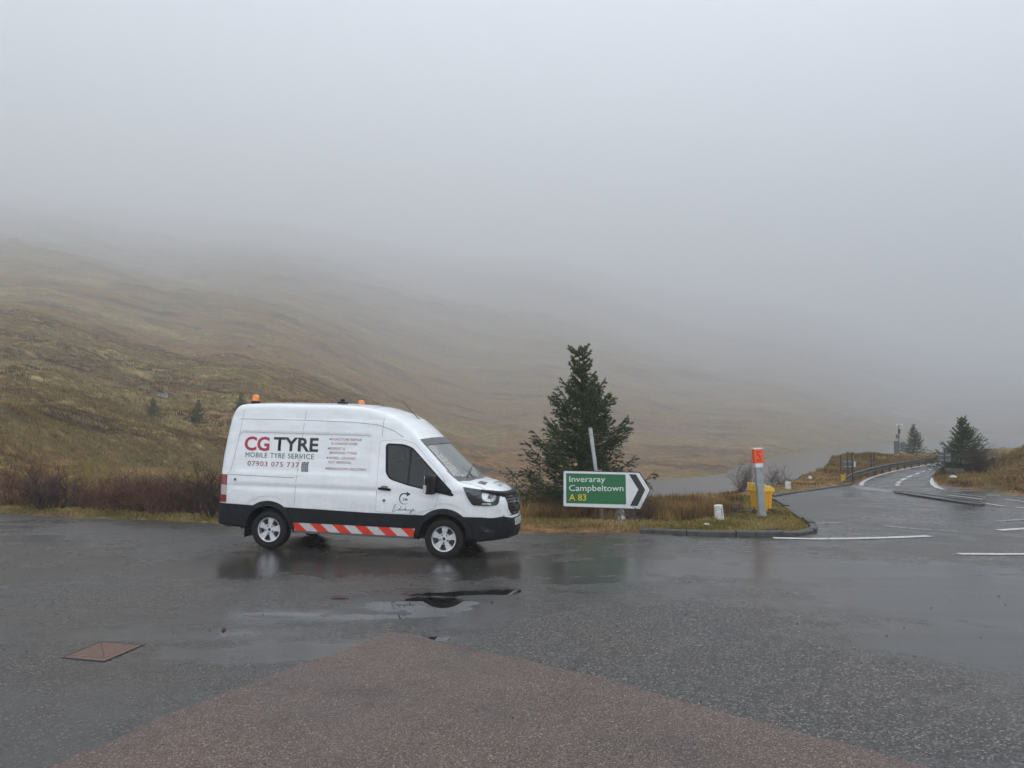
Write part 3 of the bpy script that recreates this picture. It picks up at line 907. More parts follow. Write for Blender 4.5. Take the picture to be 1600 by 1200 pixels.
def patch(poly, proj, off, thick=0.0, step=0.06, **kw):
    """flat outline -> grid -> pressed on to the body; optional thickness inwards"""
    bm = bmesh.new()
    f = bm.faces.new([bm.verts.new((p[0], p[1], 0)) for p in poly])
    for ax in (0, 1):
        lo = min(p[ax] for p in poly); hi = max(p[ax] for p in poly)
        n = int((hi - lo) / step)
        no = (1, 0, 0) if ax == 0 else (0, 1, 0)
        for k in range(1, n + 1):
            c = lo + (hi - lo) * k / (n + 1)
            bmesh.ops.bisect_plane(bm, geom=bm.verts[:] + bm.edges[:] + bm.faces[:], plane_co=(c, c, 0), plane_no=no)
    flat = [(v, (v.co.x, v.co.y)) for v in bm.verts]
    if thick > 0:
        bm.verts.index_update()
        base = {v.index: p for v, p in flat}
        faces = bm.faces[:]
        r = bmesh.ops.extrude_face_region(bm, geom=faces)
        newv = [e for e in r['geom'] if isinstance(e, bmesh.types.BMVert)]
        for v in newv:
            q = (v.co.x, v.co.y); v.co = proj(q, off, **kw)
        nv = set(newv)
        for v in bm.verts:
            if v not in nv:
                q = (v.co.x, v.co.y); v.co = proj(q, off - thick, **kw)
    else:
        for v, p in flat:
            v.co = proj(p, off, **kw)
    bmesh.ops.recalc_face_normals(bm, faces=bm.faces)
    if thick <= 0:                                         # open sheets face outwards
        c = (sum(p[0] for p in poly) / len(poly), sum(p[1] for p in poly) / len(poly))
        out = proj(c, 0.1, **kw) - proj(c, 0.0, **kw)
        bm.normal_update()
        if sum(f.normal.dot(out) * f.calc_area() for f in bm.faces) < 0:
            bmesh.ops.reverse_faces(bm, faces=bm.faces)
    me = bpy.data.meshes.new('patch'); bm.to_mesh(me); bm.free()
    return me

def smooth_poly(pts, r, n=5):
    """round the corners of an outline"""
    out = []
    k = len(pts)
    for i in range(k):
        p0, p, p1 = Vector(pts[i - 1]), Vector(pts[i]), Vector(pts[(i + 1) % k])
        a, b = p0 - p, p1 - p
        rr = min(r, a.length * 0.45, b.length * 0.45)
        s, e = p + a.normalized() * rr, p + b.normalized() * rr
        for j in range(n + 1):
            t = j / n
            out.append(tuple((1 - t) ** 2 * s + 2 * t * (1 - t) * p + t * t * e))
    return out

def ribbon(pts, w, proj, off, closed=False, **kw):
    """thin strip along a 2-D path pressed on to the body"""
    P = [Vector(p) for p in pts]
    dense = []
    m = len(P)
    for i in range(m if closed else m - 1):
        a, b = P[i], P[(i + 1) % m]
        n = max(1, int((b - a).length / 0.08))
        for k in range(n): dense.append(a.lerp(b, k / n))
    if not closed: dense.append(P[-1])
    vs, fs = [], []
    m = len(dense)
    for i, p in enumerate(dense):
        q0 = dense[i - 1] if (i > 0 or closed) else p
        q1 = dense[(i + 1) % m] if (i < m - 1 or closed) else p
        t = (q1 - q0)
        t = t.normalized() if t.length > 0 else Vector((1, 0))
        nn = Vector((-t.y, t.x)) * w / 2
        vs += [proj(tuple(p + nn), off, **kw), proj(tuple(p - nn), off, **kw)]
    for i in range(m if closed else m - 1):
        j = (i + 1) % m
        fs.append((2 * i, 2 * i + 1, 2 * j + 1, 2 * j))
    return MB().add(vs, fs)

def cut(me, cutters):
    o = bpy.data.objects.new('cut_target', me); COL.objects.link(o)
    extra = []
    for cm in cutters:
        c = bpy.data.objects.new('cutter', cm); COL.objects.link(c); extra.append(c)
        md = o.modifiers.new('b', 'BOOLEAN'); md.operation = 'DIFFERENCE'; md.object = c; md.solver = 'EXACT'
    dg = bpy.context.evaluated_depsgraph_get()
    new = bpy.data.meshes.new_from_object(o.evaluated_get(dg))
    for c in extra: bpy.data.objects.remove(c)
    bpy.data.objects.remove(o)
    return new

# ---- cutters
WB = 3.30
SIDE_WIN = smooth_poly([(2.19, 1.965), (2.50, 1.955), (2.66, 1.90), (3.44, 1.16), (3.30, 1.16), (2.96, 1.205), (2.62, 1.27), (2.30, 1.36), (2.225, 1.46)], 0.06)
SCREEN = [(-0.79, 2.045), (-0.4, 2.07), (0, 2.075), (0.4, 2.07), (0.79, 2.045), (0.875, 1.42), (0.6, 1.395), (0, 1.385), (-0.6, 1.395), (-0.875, 1.42)]
cavity = MB().prism([(1.96, 0.80), (3.40, 0.80), (3.46, 1.22), (2.72, 1.90), (2.50, 2.02), (1.96, 2.05)], -0.80, 0.80, 'Y').mesh()
screen_cut = MB().prism(SCREEN, 2.46, 4.6, 'X').mesh()
win_cut = MB().prism(SIDE_WIN, -1.3, 1.3, 'Y').mesh()
def well(x, s, R=0.455):
    prof = []
    return MB().prism([(x + R * math.cos(a), 0.36 + R * math.sin(a)) for a in np.linspace(0, 2 * math.pi, 40, endpoint=False)], s * 0.62, s * 1.4, 'Y').mesh()
wells = [well(x, s) for x in (0.0, WB) for s in (-1, 1)]
body_cut = cut(body_me, [cavity, screen_cut, win_cut] + wells)
body = link('body', body_cut, M['van_white'], van)
for p in body_cut.polygons: p.use_smooth = True
body_cut.set_sharp_from_angle(angle=math.radians(32))

# ---- lower black cladding in three lofts
def clad(name, x0, x1, z0, z1, nose=False, mat='trim'):
    xs = list(np.linspace(x0, x1, max(4, int((x1 - x0) / 0.06))))
    me = van_loft(xs, z0, z1, 0.014, nose=nose).mesh(name)
    me = cut(me, wells)
    o = link(name, me, M[mat], van)
    for p in me.polygons: p.use_smooth = True
    me.set_sharp_from_angle(angle=math.radians(32))
    return o
rear_top = lambda x: 0.80 - 0.02 * (x + 1.0)
clad('rear_bumper', -1.05, -0.30, lambda x: 0.40 - 0.05 * (x + 1.05), rear_top)
clad('side_cladding', -0.29, 3.55, 0.395, lambda x: 0.785 - 0.018 * x if x < 2 else 0.75)
bumper = clad('front_bumper', 3.56, 4.425, lambda x: 0.33 if x < 4.15 else 0.33 + 0.1 * (x - 4.15), lambda x: 0.752 if x < 4.2 else 0.752 - 0.12 * (x - 4.2), nose=True)
clad('sill', -0.29, 3.4, 0.325, 0.385, mat='grey_plastic')
MB().box((1.6, 0, 0.40), (4.6, 1.25, 0.22)).build('underbody', M['dark_metal'], van)
MB().tube([(-0.9, 0.35, 0.33), (1.2, 0.35, 0.33), (2.4, 0.1, 0.33)], 0.04, 8).build('exhaust_pipe', M['dark_metal'], van)
MB().tube([(0, -0.8, 0.35), (0, 0.8, 0.35)], 0.06, 8).build('rear_axle', M['dark_metal'], van)
MB().tube([(WB, -0.8, 0.33), (WB, 0.8, 0.33)], 0.05, 8).build('front_axle', M['dark_metal'], van)

# ---- wheel arch trims and flares, both sides
def arc(cx, cz, r, a0, a1, n=28):
    return [(cx + r * math.cos(a), cz + r * math.sin(a)) for a in np.linspace(math.radians(a0), math.radians(a1), n)]
for s in (-1, 1):
    for cx, a0, a1 in ((0.0, -8, 188), (WB, -2, 182)):
        poly = arc(cx, 0.355, 0.525, a0, a1) + arc(cx, 0.355, 0.435, a1, a0)
        link('wheel_arch_trim', patch(poly, proj_side, 0.028, 0.05, 0.12, side=s, low=True), M['trim'], van)
        ribbon(arc(cx, 0.33, 0.66, 42, 138), 0.035, proj_side, 0.012, side=s).build('arch_flare', M['van_white'], van, smooth=True)
    # mud flap behind rear wheel
    MB().box((-0.46, s * 0.88, 0.33), (0.025, 0.24, 0.26)).build('mud_flap', M['rubber'], van, bevel=0.006)

# ---- wheels
def tyre_mesh():
    R, w = 0.352, 0.115
    prof = [(0.215, -w * 0.80), (0.235, -w * 0.98), (0.285, -w * 1.04), (0.325, -w * 0.97), (0.345, -w * 0.80), (R, -w * 0.55), (R, -w * 0.30), (R - 0.008, -w * 0.28), (R - 0.008, -w * 0.22), (R, -w * 0.20), (R, w * 0.2), (R - 0.008, w * 0.22), (R - 0.008, w * 0.28), (R, w * 0.3), (R, w * 0.55), (0.345, w * 0.80), (0.325, w * 0.97), (0.285, w * 1.04), (0.235, w * 0.98), (0.215, w * 0.8)]
    return MB().lathe(prof, 48, 'Y', closed=True).mesh('tyre')
def rim_mesh():
    mb = MB()
    mb.lathe([(0.224, -0.085), (0.224, -0.098), (0.205, -0.095), (0.195, -0.075), (0.19, 0.05), (0.21, 0.08)], 48, 'Y')
    for k in range(5):
        a = 2 * math.pi * k / 5 + math.pi / 2
        def P(r, da, y): return (r * math.cos(a + da), y, r * math.sin(a + da))
        w0, w1, w2 = 0.50, 0.34, 0.30
        f = [P(0.055, -w0, -0.075), P(0.12, -w1, -0.088), P(0.202, -w2, -0.083), P(0.206, -w2 * .5, -0.083), P(0.207, 0, -0.083), P(0.206, w2 * .5, -0.083), P(0.202, w2, -0.083), P(0.12, w1, -0.088), P(0.055, w0, -0.075)]
        b = [(p[0], p[1] + 0.04, p[2]) for p in f]
        n = len(f)
        mb.add(f + b, [tuple(range(n)), tuple(range(2 * n - 1, n - 1, -1))] + [(i, i + n, (i + 1) % n + n, (i + 1) % n) for i in range(n)])
    mb.lathe([(0.0, -0.078), (0.06, -0.080), (0.098, -0.076), (0.108, -0.05), (0.108, 0.02), (0.0, 0.02)], 30, 'Y')
    return mb.mesh('rim')
def hub_mesh():
    mb = MB().lathe([(0.0, -0.090), (0.022, -0.090), (0.026, -0.084), (0.026, -0.070), (0, -0.07)], 20, 'Y')
    return mb.mesh('hub')
def nut_mesh(k):
    a = 2 * math.pi * (k + 0.5) / 5 + math.pi / 2
    return MB().lathe([(0.0, -0.088), (0.013, -0.088), (0.014, -0.06), (0, -0.06)], 10, 'Y', c=(0.072 * math.cos(a), 0, 0.072 * math.sin(a))).mesh('nut')
NUTS = [nut_mesh(k) for k in range(5)]
T_ME, R_ME, H_ME = tyre_mesh(), rim_mesh(), hub_mesh()
for me in (T_ME, R_ME):
    for p in me.polygons: p.use_smooth = True
    me.set_sharp_from_angle(angle=math.radians(30))
BACK = MB().lathe([(0.0, -0.03), (0.2, -0.03), (0.2, 0.0), (0, 0.0)], 30, 'Y').mesh('brake_disc')
for cx in (0.0, WB):
    for s in (-1, 1):
        wz = 0.353
        t = link('wheel', T_ME, M['rubber'], van)
        t.location = (cx, s * 0.865, wz)
        t.rotation_euler = (0, random.Random(cx + s).uniform(0, 1.2), 0 if s < 0 else math.pi)
        if cx == 0.0 and s == 1: t['label'] = 'tyre in shade on the far rear corner'
        link('rim', R_ME, M['alloy'], t); link('hub_cap', H_ME, M['dark_metal'], t); link('brake_disc', BACK, M['dark_metal'], t)
        for nm in NUTS: link('wheel_nut', nm, M['dark_metal'], t)

# ---- door shells, seams and pressings on both sides
DOOR = smooth_poly([(2.075, 2.02), (2.50, 2.045), (2.70, 1.975), (3.18, 1.50), (3.30, 1.36), (3.20, 1.13), (3.13, 0.87), (2.96, 0.83), (2.80, 0.765), (2.06, 0.775)], 0.05, 4)
for s in (-1, 1):
    dm = patch(DOOR, proj_side, 0.006, 0.03, 0.09, side=s)
    dm = cut(dm, [MB().prism(SIDE_WIN, -1.4, 1.4, 'Y').mesh()])
    door = link('front_door', dm, M['van_white'], van)
    for p in dm.polygons: p.use_smooth = True
    dm.set_sharp_from_angle(angle=math.radians(30))
    ribbon(DOOR, 0.009, proj_side, 0.003, True, side=s).build('door_shadow_gap', M['seam'], van)  # grey strip painted as the shadow gap round the door
    link('side_window', patch(SIDE_WIN, proj_side, -0.012, 0.0, 0.1, side=s), M['side_glass'], door)
    ribbon(SIDE_WIN, 0.030, proj_side, 0.008, True, side=s).build('window_seal', M['trim'], door)
    ribbon([(2.635, 1.92), (2.625, 1.28)], 0.035, proj_side, -0.008, side=s).build('window_divider', M['trim'], door)
    link('mirror_sail', patch([(3.02, 1.43), (3.12, 1.42), (3.47, 1.12), (3.44, 1.095), (3.02, 1.175)], proj_side, 0.014, 0.02, 0.1, side=s), M['trim'], door)
    # door handle and lock
    h = patch(smooth_poly([(2.10, 1.205), (2.33, 1.19), (2.33, 1.15), (2.10, 1.165)], 0.018), proj_side, 0.035, 0.03, 0.1, side=s)
    link('door_handle', h, M['gloss_black'], door)
    link('handle_cup', patch(smooth_poly([(2.14, 1.235), (2.28, 1.23), (2.28, 1.13), (2.14, 1.135)], 0.04), proj_side, 0.008, 0.0, 0.1, side=s), M['seam'], door)
    link('door_lock', patch(arc(2.21, 0.976, 0.026, 0, 360, 17)[:-1], proj_side, 0.014, 0.01, 0.5, side=s), M['grey_plastic'], door)
    # seams of the load body
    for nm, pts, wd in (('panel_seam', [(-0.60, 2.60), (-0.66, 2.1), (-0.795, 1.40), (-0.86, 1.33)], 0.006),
                        ('panel_seam', [(0.63, 2.62), (0.60, 2.2), (0.53, 1.42), (0.50, 0.80)], 0.006),
                        ('panel_seam', [(2.115, 2.50), (2.10, 2.10)], 0.006),
                        ('panel_seam', [(3.20, 1.13), (3.30, 1.36), (3.38, 1.42)], 0.006),
                        ('roof_gutter', [(-0.70, 2.352), (0.6, 2.352), (1.6, 2.335), (2.03, 2.295), (2.30, 2.20), (2.48, 2.09)], 0.009),
                        ('groove_shade', [(-0.84, 1.325), (0.48, 1.310)], 0.010)):  # grey strip paints shade into a white groove
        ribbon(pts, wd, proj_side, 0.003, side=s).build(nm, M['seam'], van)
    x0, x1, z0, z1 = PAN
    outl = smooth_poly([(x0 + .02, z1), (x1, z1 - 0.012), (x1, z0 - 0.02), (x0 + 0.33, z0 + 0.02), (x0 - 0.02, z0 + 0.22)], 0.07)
    ribbon(outl[:10], 0.004, proj_side, 0.003, side=s).build('pressing_shade', M['seam'], van)  # overhang shade along the panel's top edge, painted as a grey strip
    link('fuel_lock', patch(arc(-0.69, 1.24, 0.024, 0, 360, 15)[:-1], proj_side, 0.012, 0.01, 0.5, side=s), M['grey_plastic'], van)
    # wing mirror
    mroot = MB().tube([(3.17, s * 0.90, 1.27), (3.12, s * 1.05, 1.25), (3.10, s * 1.12, 1.25)], [0.05, 0.045, 0.05], 10).build('wing_mirror', M['trim'], van, smooth=True)
    MB().prism(smooth_poly([(s * 1.04, 1.13), (s * 1.26, 1.13), (s * 1.28, 1.46), (s * 1.06, 1.47)], 0.05), 3.02, 3.17, 'X').build('mirror_housing', M['trim'], mroot, bevel=0.03)
    MB().prism(smooth_poly([(s * 1.06, 1.15), (s * 1.24, 1.15), (s * 1.26, 1.44), (s * 1.08, 1.45)], 0.04), 3.012, 3.019, 'X').build('mirror_glass', M['chrome'], mroot)
    link('indicator_lens', MB().prism(smooth_poly([(3.00, 1.16), (3.055, 1.16), (3.06, 1.29), (3.01, 1.295)], 0.012), s * 1.262, s * 1.296, 'Y').mesh(), M['tail_clear'], mroot)
    # tail lamp wraps the rear corner
    for nm, z0_, z1_, mt in (('tail_light', 1.13, 1.33, 'tail_red'), ('tail_light', 0.96, 1.13, 'tail_clear'), ('tail_light', 0.815, 0.96, 'tail_red')):
        pl = [(-1.0, z1_), (-0.86, z1_), (-0.885, z0_), (-1.0, z0_)]
        vs = []
        xs_ = [-0.87, -0.92, -0.965, -1.0, -1.022]
        for z in (z0_ + 0.004, z1_ - 0.004):
            for x in xs_:
                vs.append(proj_side((x, z), 0.018 if x > -1.0 else 0.012, side=s))
        k = len(xs_)
        vs2 = [(p[0] + 0.02, p[1] - s * 0.035, p[2]) for p in vs]
        n = 2 * k
        loop = list(range(k)) + list(range(2 * k - 1, k - 1, -1))
        fs = [(i, i + 1, k + i + 1, k + i) for i in range(k - 1)] + [(n + i, n + k + i, n + k + i + 1, n + i + 1) for i in range(k - 1)]
        fs += [(loop[i], loop[(i + 1) % len(loop)], loop[(i + 1) % len(loop)] + n, loop[i] + n) for i in range(len(loop))]
        MB().add(vs + vs2, fs).build(nm, M[mt], van)
    # headlight: dark housing, bright reflector bowl, bulbs, clear lens
    HL = smooth_poly([(3.62, 1.265), (3.90, 1.225), (4.10, 1.195), (4.19, 1.14), (4.215, 1.05), (4.20, 0.955), (4.10, 0.945), (3.80, 0.955), (3.73, 1.05)], 0.035)
    def proj_hl(p, off, s=s):
        """press an outline seen from the side on to the curved nose corner"""
        return proj_side(p, off, side=s)
    hl = link('headlight', patch(HL, proj_hl, 0.010, 0.02, 0.05), M['gloss_black'], van)
    LENS = smooth_poly([(3.95, 1.185), (4.08, 1.172), (4.155, 1.12), (4.165, 1.045), (4.13, 1.015), (4.0, 1.025), (3.955, 1.08)], 0.035)
    link('reflector', patch(LENS, proj_hl, 0.016, 0.005, 0.04), M['lamp_chrome'], hl)
    link('lens', patch(HL, proj_hl, 0.024, 0.0, 0.05), M['lamp_glass'], hl)
    link('running_light', patch(smooth_poly([(3.96, 0.998), (4.10, 0.990), (4.10, 0.968), (3.96, 0.972)], 0.008), proj_hl, 0.018, 0.005, 0.1), M['lamp_chrome'], hl)
    link('bulb_cover', patch(arc(4.085, 1.10, 0.034, 0, 360, 19)[:-1], proj_hl, 0.021, 0.004, 0.1), M['grey_plastic'], hl)
    # fog lamp recess
    link('fog_light', patch(smooth_poly([(3.93, 0.60), (4.02, 0.615), (4.10, 0.54), (4.17, 0.53), (4.16, 0.50), (4.02, 0.505), (3.93, 0.56)], 0.02), proj_side, 0.02, 0.01, 0.08, side=s, low=True), M['gloss_black'], van)
    # bonnet vents
    link('bonnet_vent', patch([(3.80, s * 0.42), (3.80, s * 0.66), (3.93, s * 0.62), (3.93, s * 0.40)], proj_top, 0.006, 0.004, 0.1), M['gloss_black'], van)
    # bonnet shut line
    ribbon([(3.30, s * 0.90), (3.52, s * 0.885), (3.80, s * 0.84), (3.98, s * 0.78)], 0.012, proj_top, 0.004).build('bonnet_seam', M['seam'], van)

# ---- windscreen, wipers, scuttle
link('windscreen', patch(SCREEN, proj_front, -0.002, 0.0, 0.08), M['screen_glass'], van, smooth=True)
ribbon(SCREEN, 0.035, proj_front, 0.004, True).build('windscreen_seal', M['gloss_black'], van)
link('sunstrip', patch([(-0.80, 2.05), (-0.4, 2.077), (0, 2.082), (0.4, 2.077), (0.80, 2.05), (0.812, 1.955), (0.4, 1.975), (0, 1.98), (-0.4, 1.975), (-0.812, 1.955)], proj_front, 0.006, 0.0, 0.1), M['grey_plastic'], van)
link('scuttle_panel', patch([(3.46, -0.86), (3.60, -0.6), (3.68, 0.0), (3.60, 0.6), (3.46, 0.86), (3.52, 0.86), (3.66, 0.6), (3.745, 0.0), (3.66, -0.6), (3.52, -0.86)], proj_top, 0.010, 0.008, 0.1), M['gloss_black'], van)
for y0, y1 in ((-0.55, 0.10), (0.15, 0.78)):
    arm = MB()
    p = [proj_front((y0 + (y1 - y0) * t, 1.40 + 0.20 * t - 0.05 * t * t), 0.03) for t in np.linspace(0, 1, 8)]
    arm.tube(p, 0.009, 6).build('wiper', M['gloss_black'], van)
# ---- grille with bars and oval badge
GR = smooth_poly([(-0.50, 1.075), (-0.25, 1.10), (0.25, 1.10), (0.50, 1.075), (0.47, 0.86), (0.36, 0.765), (-0.36, 0.765), (-0.47, 0.86)], 0.04)
gr = link('grille', patch(GR, proj_front, 0.008, 0.02, 0.08), M['gloss_black'], van)
for z, hw_ in ((1.055, .47), (1.005, .46), (0.955, .455), (0.905, .45), (0.855, .43), (0.805, .37)):
    pts = [proj_front((y, z), 0.022) for y in np.linspace(-hw_, hw_, 13)]
    mb = MB(); vs = []
    for p in pts:
        vs += [p + Vector((0.0, 0, 0.010)), p + Vector((0.008, 0, 0)), p + Vector((0, 0, -0.010)), p + Vector((-0.02, 0, 0))]
    fs = [(4 * i + k, 4 * i + (k + 1) % 4, 4 * i + 4 + (k + 1) % 4, 4 * i + 4 + k) for i in range(12) for k in range(4)] + [(0, 1, 2, 3), (51, 50, 49, 48)]
    mb.add(vs, fs).build('grille_bar', M['trim'], gr)
badge = link('badge', patch([(0.105 * math.cos(a), 0.955 + 0.048 * math.sin(a)) for a in np.linspace(0, 2 * math.pi, 24, endpoint=False)], proj_front, 0.040, 0.02, 0.5), M['chrome'], gr)
link('badge_field', patch([(0.092 * math.cos(a), 0.955 + 0.038 * math.sin(a)) for a in np.linspace(0, 2 * math.pi, 24, endpoint=False)], proj_front, 0.044, 0.003, 0.5), M['badge_blue'], gr)
# white strip under the grille, lower intake, plate
link('bumper_lip', patch([(-0.62, 0.775), (-0.38, 0.735), (0.38, 0.735), (0.62, 0.775), (0.60, 0.74), (0.37, 0.70), (-0.37, 0.70), (-0.60, 0.74)], proj_front, 0.02, 0.02, 0.1, low=True), M['van_white'], van)
link('lower_intake', patch(smooth_poly([(-0.45, 0.55), (0.45, 0.55), (0.40, 0.42), (-0.40, 0.42)], 0.03), proj_front, 0.012, 0.01, 0.1, low=True), M['gloss_black'], van)
plate = link('number_plate', patch(smooth_poly([(-0.26, 0.675), (0.26, 0.675), (0.26, 0.565), (-0.26, 0.565)], 0.01), proj_front, 0.03, 0.015, 0.2, low=True), M['plate'], van)

# ---- bonnet stone deflector: swept dark guard round the front of the bonnet
def deflector():
    half = [(-0.885, 3.93, 1.205), (-0.80, 4.06, 1.185), (-0.62, 4.17, 1.165), (-0.47, 4.235, 1.150), (-0.2, 4.285, 1.140)]
    path = half + [(0.0, 4.295, 1.140)] + [(-a, b, c) for a, b, c in reversed(half)]
    ws = [0.02, 0.035, 0.06, 0.085, 0.07, 0.07, 0.07, 0.085, 0.06, 0.035, 0.02]
    pts = []
    P = [Vector((x, y, z)) for y, x, z in path]
    dense, wd = [], []
    for i in range(len(P) - 1):
        for k in range(5):
            dense.append(P[i].lerp(P[i + 1], k / 5)); wd.append(ws[i] + (ws[i + 1] - ws[i]) * k / 5)
    dense.append(P[-1]); wd.append(ws[-1])
    vs, fs = [], []
    for i, p in enumerate(dense):
        t = (dense[min(i + 1, len(dense) - 1)] - dense[max(i - 1, 0)]).normalized()
        out = Vector((0, 0, 1)).cross(t); out = -out if out.x < 0 else out
        w = wd[i]
        prof = [(-0.05, 0.022), (0.0, 0.024), (0.035, 0.004), (0.05, -w * 0.7), (0.035, -w), (-0.06, -w * 0.8), (-0.07, 0.0)]
        vs += [p + out * a + Vector((0, 0, b)) for a, b in prof]
    n = 7
    for i in range(len(dense) - 1):
        for k in range(n):
            fs.append((i * n + k, i * n + (k + 1) % n, (i + 1) * n + (k + 1) % n, (i + 1) * n + k))
    fs += [tuple(range(n)), tuple(range((len(dense) - 1) * n + n - 1, (len(dense) - 1) * n - 1, -1))]
    MB().add(vs, fs).build('bonnet_deflector', M['trim'], van, smooth=True)
deflector()

# ---- reflective stripe: alternating slanted blocks
z0s, z1s = 0.372, 0.512
xk = 0.475
n_st = 11
wst = (2.825 - 0.475) / n_st
sl = 0.16
for s in (-1, 1):
    for k in range(-1, n_st + 1):
        a, b = 0.475 + k * wst, 0.475 + (k + 1) * wst
        quad = [(a + sl * 0.5, z0s), (b + sl * 0.5, z0s), (b - sl * 0.5, z1s), (a - sl * 0.5, z1s)]
        # clip to the stripe's straight ends
        def clip(pts, x, keep):
            out = []
            for i in range(len(pts)):
                p, q = pts[i], pts[(i + 1) % len(pts)]
                ip, iq = keep * (p[0] - x) >= 0, keep * (q[0] - x) >= 0
                if ip: out.append(p)
                if ip != iq:
                    t = (x - p[0]) / (q[0] - p[0]); out.append((x, p[1] + (q[1] - p[1]) * t))
            return out
        quad = clip(clip(quad, 0.475, 1), 2.825, -1)
        if len(quad) < 3 or max(p[0] for p in quad) - min(p[0] for p in quad) < 0.03: continue
        link('reflective_stripe', patch(quad, proj_side, 0.010, 0.004, 0.2, side=s, low=True), M['stripe_red' if k % 2 == 0 else 'stripe_white'], van)

# ---- cab interior
MB().prism(smooth_poly([(3.05, 0.82), (3.44, 0.82), (3.44, 1.22), (3.20, 1.24), (3.05, 1.16)], 0.05), -0.79, 0.79, 'Y').build('dashboard', M['interior'], van)
for y in (-0.48, 0.05, 0.5):
    seat = MB().prism(smooth_poly([(2.25, 0.82), (2.85, 0.82), (2.88, 1.02), (2.45, 1.02), (2.33, 1.65), (2.18, 1.65)], 0.05), y - 0.22, y + 0.22, 'Y').build('seat', M['interior'], van, bevel=0.03)
    MB().box((2.25, y, 1.76), (0.10, 0.26, 0.18)).build('headrest', M['interior'], seat, bevel=0.03)
sw = MB()
c0 = Vector((2.95, -0.48, 1.22)); ax = Vector((-0.8, 0, 0.6)).normalized(); e1 = Vector((0, 1, 0)); e2 = ax.cross(e1)
pts = [c0 + (e1 * math.cos(a) + e2 * math.sin(a)) * 0.19 for a in np.linspace(0, 2 * math.pi, 25)]
sw.tube(pts, 0.016, 6, False); sw.tube([c0 - e1 * 0.19, c0 + e1 * 0.19], 0.018, 6); sw.tube([c0, c0 + Vector((0.25, 0, -0.15))], 0.03, 6)
sw.build('steering_wheel', M['interior'], van)
MB().add([(3.08, -0.50 + k[0], 1.255 + k[1]) for k in ((0, 0), (0.10, 0), (0.05, 0.12))] + [(3.06, -0.5 + k[0], 1.255 + k[1]) for k in ((0, 0), (0.10, 0), (0.05, 0.12))], [(0, 1, 2), (5, 4, 3), (0, 3, 4, 1), (1, 4, 5, 2), (2, 5, 3, 0)]).build('dash_card', M['plate'], van)

# ---- roof fittings
def beacon(x, y, dz=0.0):
    z = hit((x, y, 5), (0, 0, -1))[0].z + dz
    r = MB().lathe([(0, -0.02), (0.085, -0.02), (0.085, 0.035), (0.07, 0.045), (0, 0.045)], 24, c=(x, y, z)).build('beacon_base', M['trim'], van, smooth=False)
    MB().lathe([(0.066, 0.045), (0.068, 0.10), (0.062, 0.135), (0.045, 0.158), (0.02, 0.168), (0.0, 0.170)], 24, c=(x, y, z)).build('beacon_dome', M['amber'], r, smooth=True)
    MB().lathe([(0, 0.045), (0.03, 0.045), (0.03, 0.12), (0, 0.13)], 12, c=(x, y, z)).build('beacon_core', M['lamp_chrome'], r)
beacon(-0.60, -0.55)
beacon(1.05, 0.62, -0.05)
zz = hit((1.10, -0.35, 5), (0, 0, -1))[0].z
MB().lathe([(0, -0.01), (0.10, -0.01), (0.11, 0.012), (0.05, 0.022), (0.038, 0.03), (0.034, 0.065), (0.02, 0.072), (0, 0.072)], 20, c=(1.10, -0.40, zz + 0.012)).build('roof_vent', M['trim'], van)
pa = proj_top((2.47, 0.05), -0.01)
MB().tube([pa, pa + Vector((-0.03, 0, 0.03))], [0.018, 0.012], 8).build('aerial_base', M['trim'], van)
MB().tube([pa + Vector((-0.03, 0, 0.03)), pa + Vector((-0.36, 0, 0.36))], [0.006, 0.003], 6).build('aerial', M['trim'], van)
for y in (-0.35, 0.35):
    MB().box((-1.035, y, 1.9), (0.02, 0.04, 0.16)).build('door_hinge', M['van_white'], van, bevel=0.005)

# ---- lettering (default font outlines pressed on to the panels)
def text_mesh(txt, bold=0.0, spacing=1.0, shear=0.0, line=1.0):
    cu = bpy.data.curves.new('t', 'FONT'); cu.body = txt; cu.offset = bold; cu.space_character = spacing; cu.shear = shear; cu.space_line = line
    cu.resolution_u = 3; cu.fill_mode = 'FRONT'
    o = bpy.data.objects.new('t', cu); COL.objects.link(o)
    dg = bpy.context.evaluated_depsgraph_get(); dg.update()
    me = bpy.data.meshes.new_from_object(o.evaluated_get(dg))
    bpy.data.objects.remove(o)
    co = np.empty(len(me.vertices) * 3, np.float32); me.vertices.foreach_get('co', co); co = co.reshape(-1, 3)
    return me, co
def lettering(txt, x0, x1, z0, z1, mat, proj, parent, bold=0.0, spacing=1.0, shear=0.0, name='lettering', skew=0.0, **kw):
    me, co = text_mesh(txt, bold, spacing, shear)
    lo, hi = co.min(0), co.max(0)
    u = (co[:, 0] - lo[0]) / (hi[0] - lo[0]); v = (co[:, 1] - lo[1]) / (hi[1] - lo[1])
    for i, vert in enumerate(me.vertices):
        vert.co = proj((x0 + (x1 - x0) * u[i], z0 + (z1 - z0) * v[i] + skew * u[i]), **kw)
    return link(name, me, M[mat], parent)
LK = dict(proj=proj_side, parent=van, off=0.004, side=-1)
lettering('CG', -0.56, -0.055, 1.772, 2.035, 'vinyl_red', bold=0.028, spacing=0.98, **LK)
lettering('TYRE', 0.025, 0.905, 1.785, 2.035, 'vinyl_black', bold=0.026, **LK)
for txt, xa, xb in (('MOBILE', -0.525, -0.085), ('TYRE', -0.025, 0.265), ('SERVICE', 0.325, 0.835)):
    lettering(txt, xa, xb, 1.652, 1.742, 'vinyl_black', bold=0.0, spacing=1.08, **LK)
lettering('07903 075 737', -0.47, 0.555, 1.496, 1.586, 'vinyl_dullred', bold=0.006, spacing=1.12, **LK)
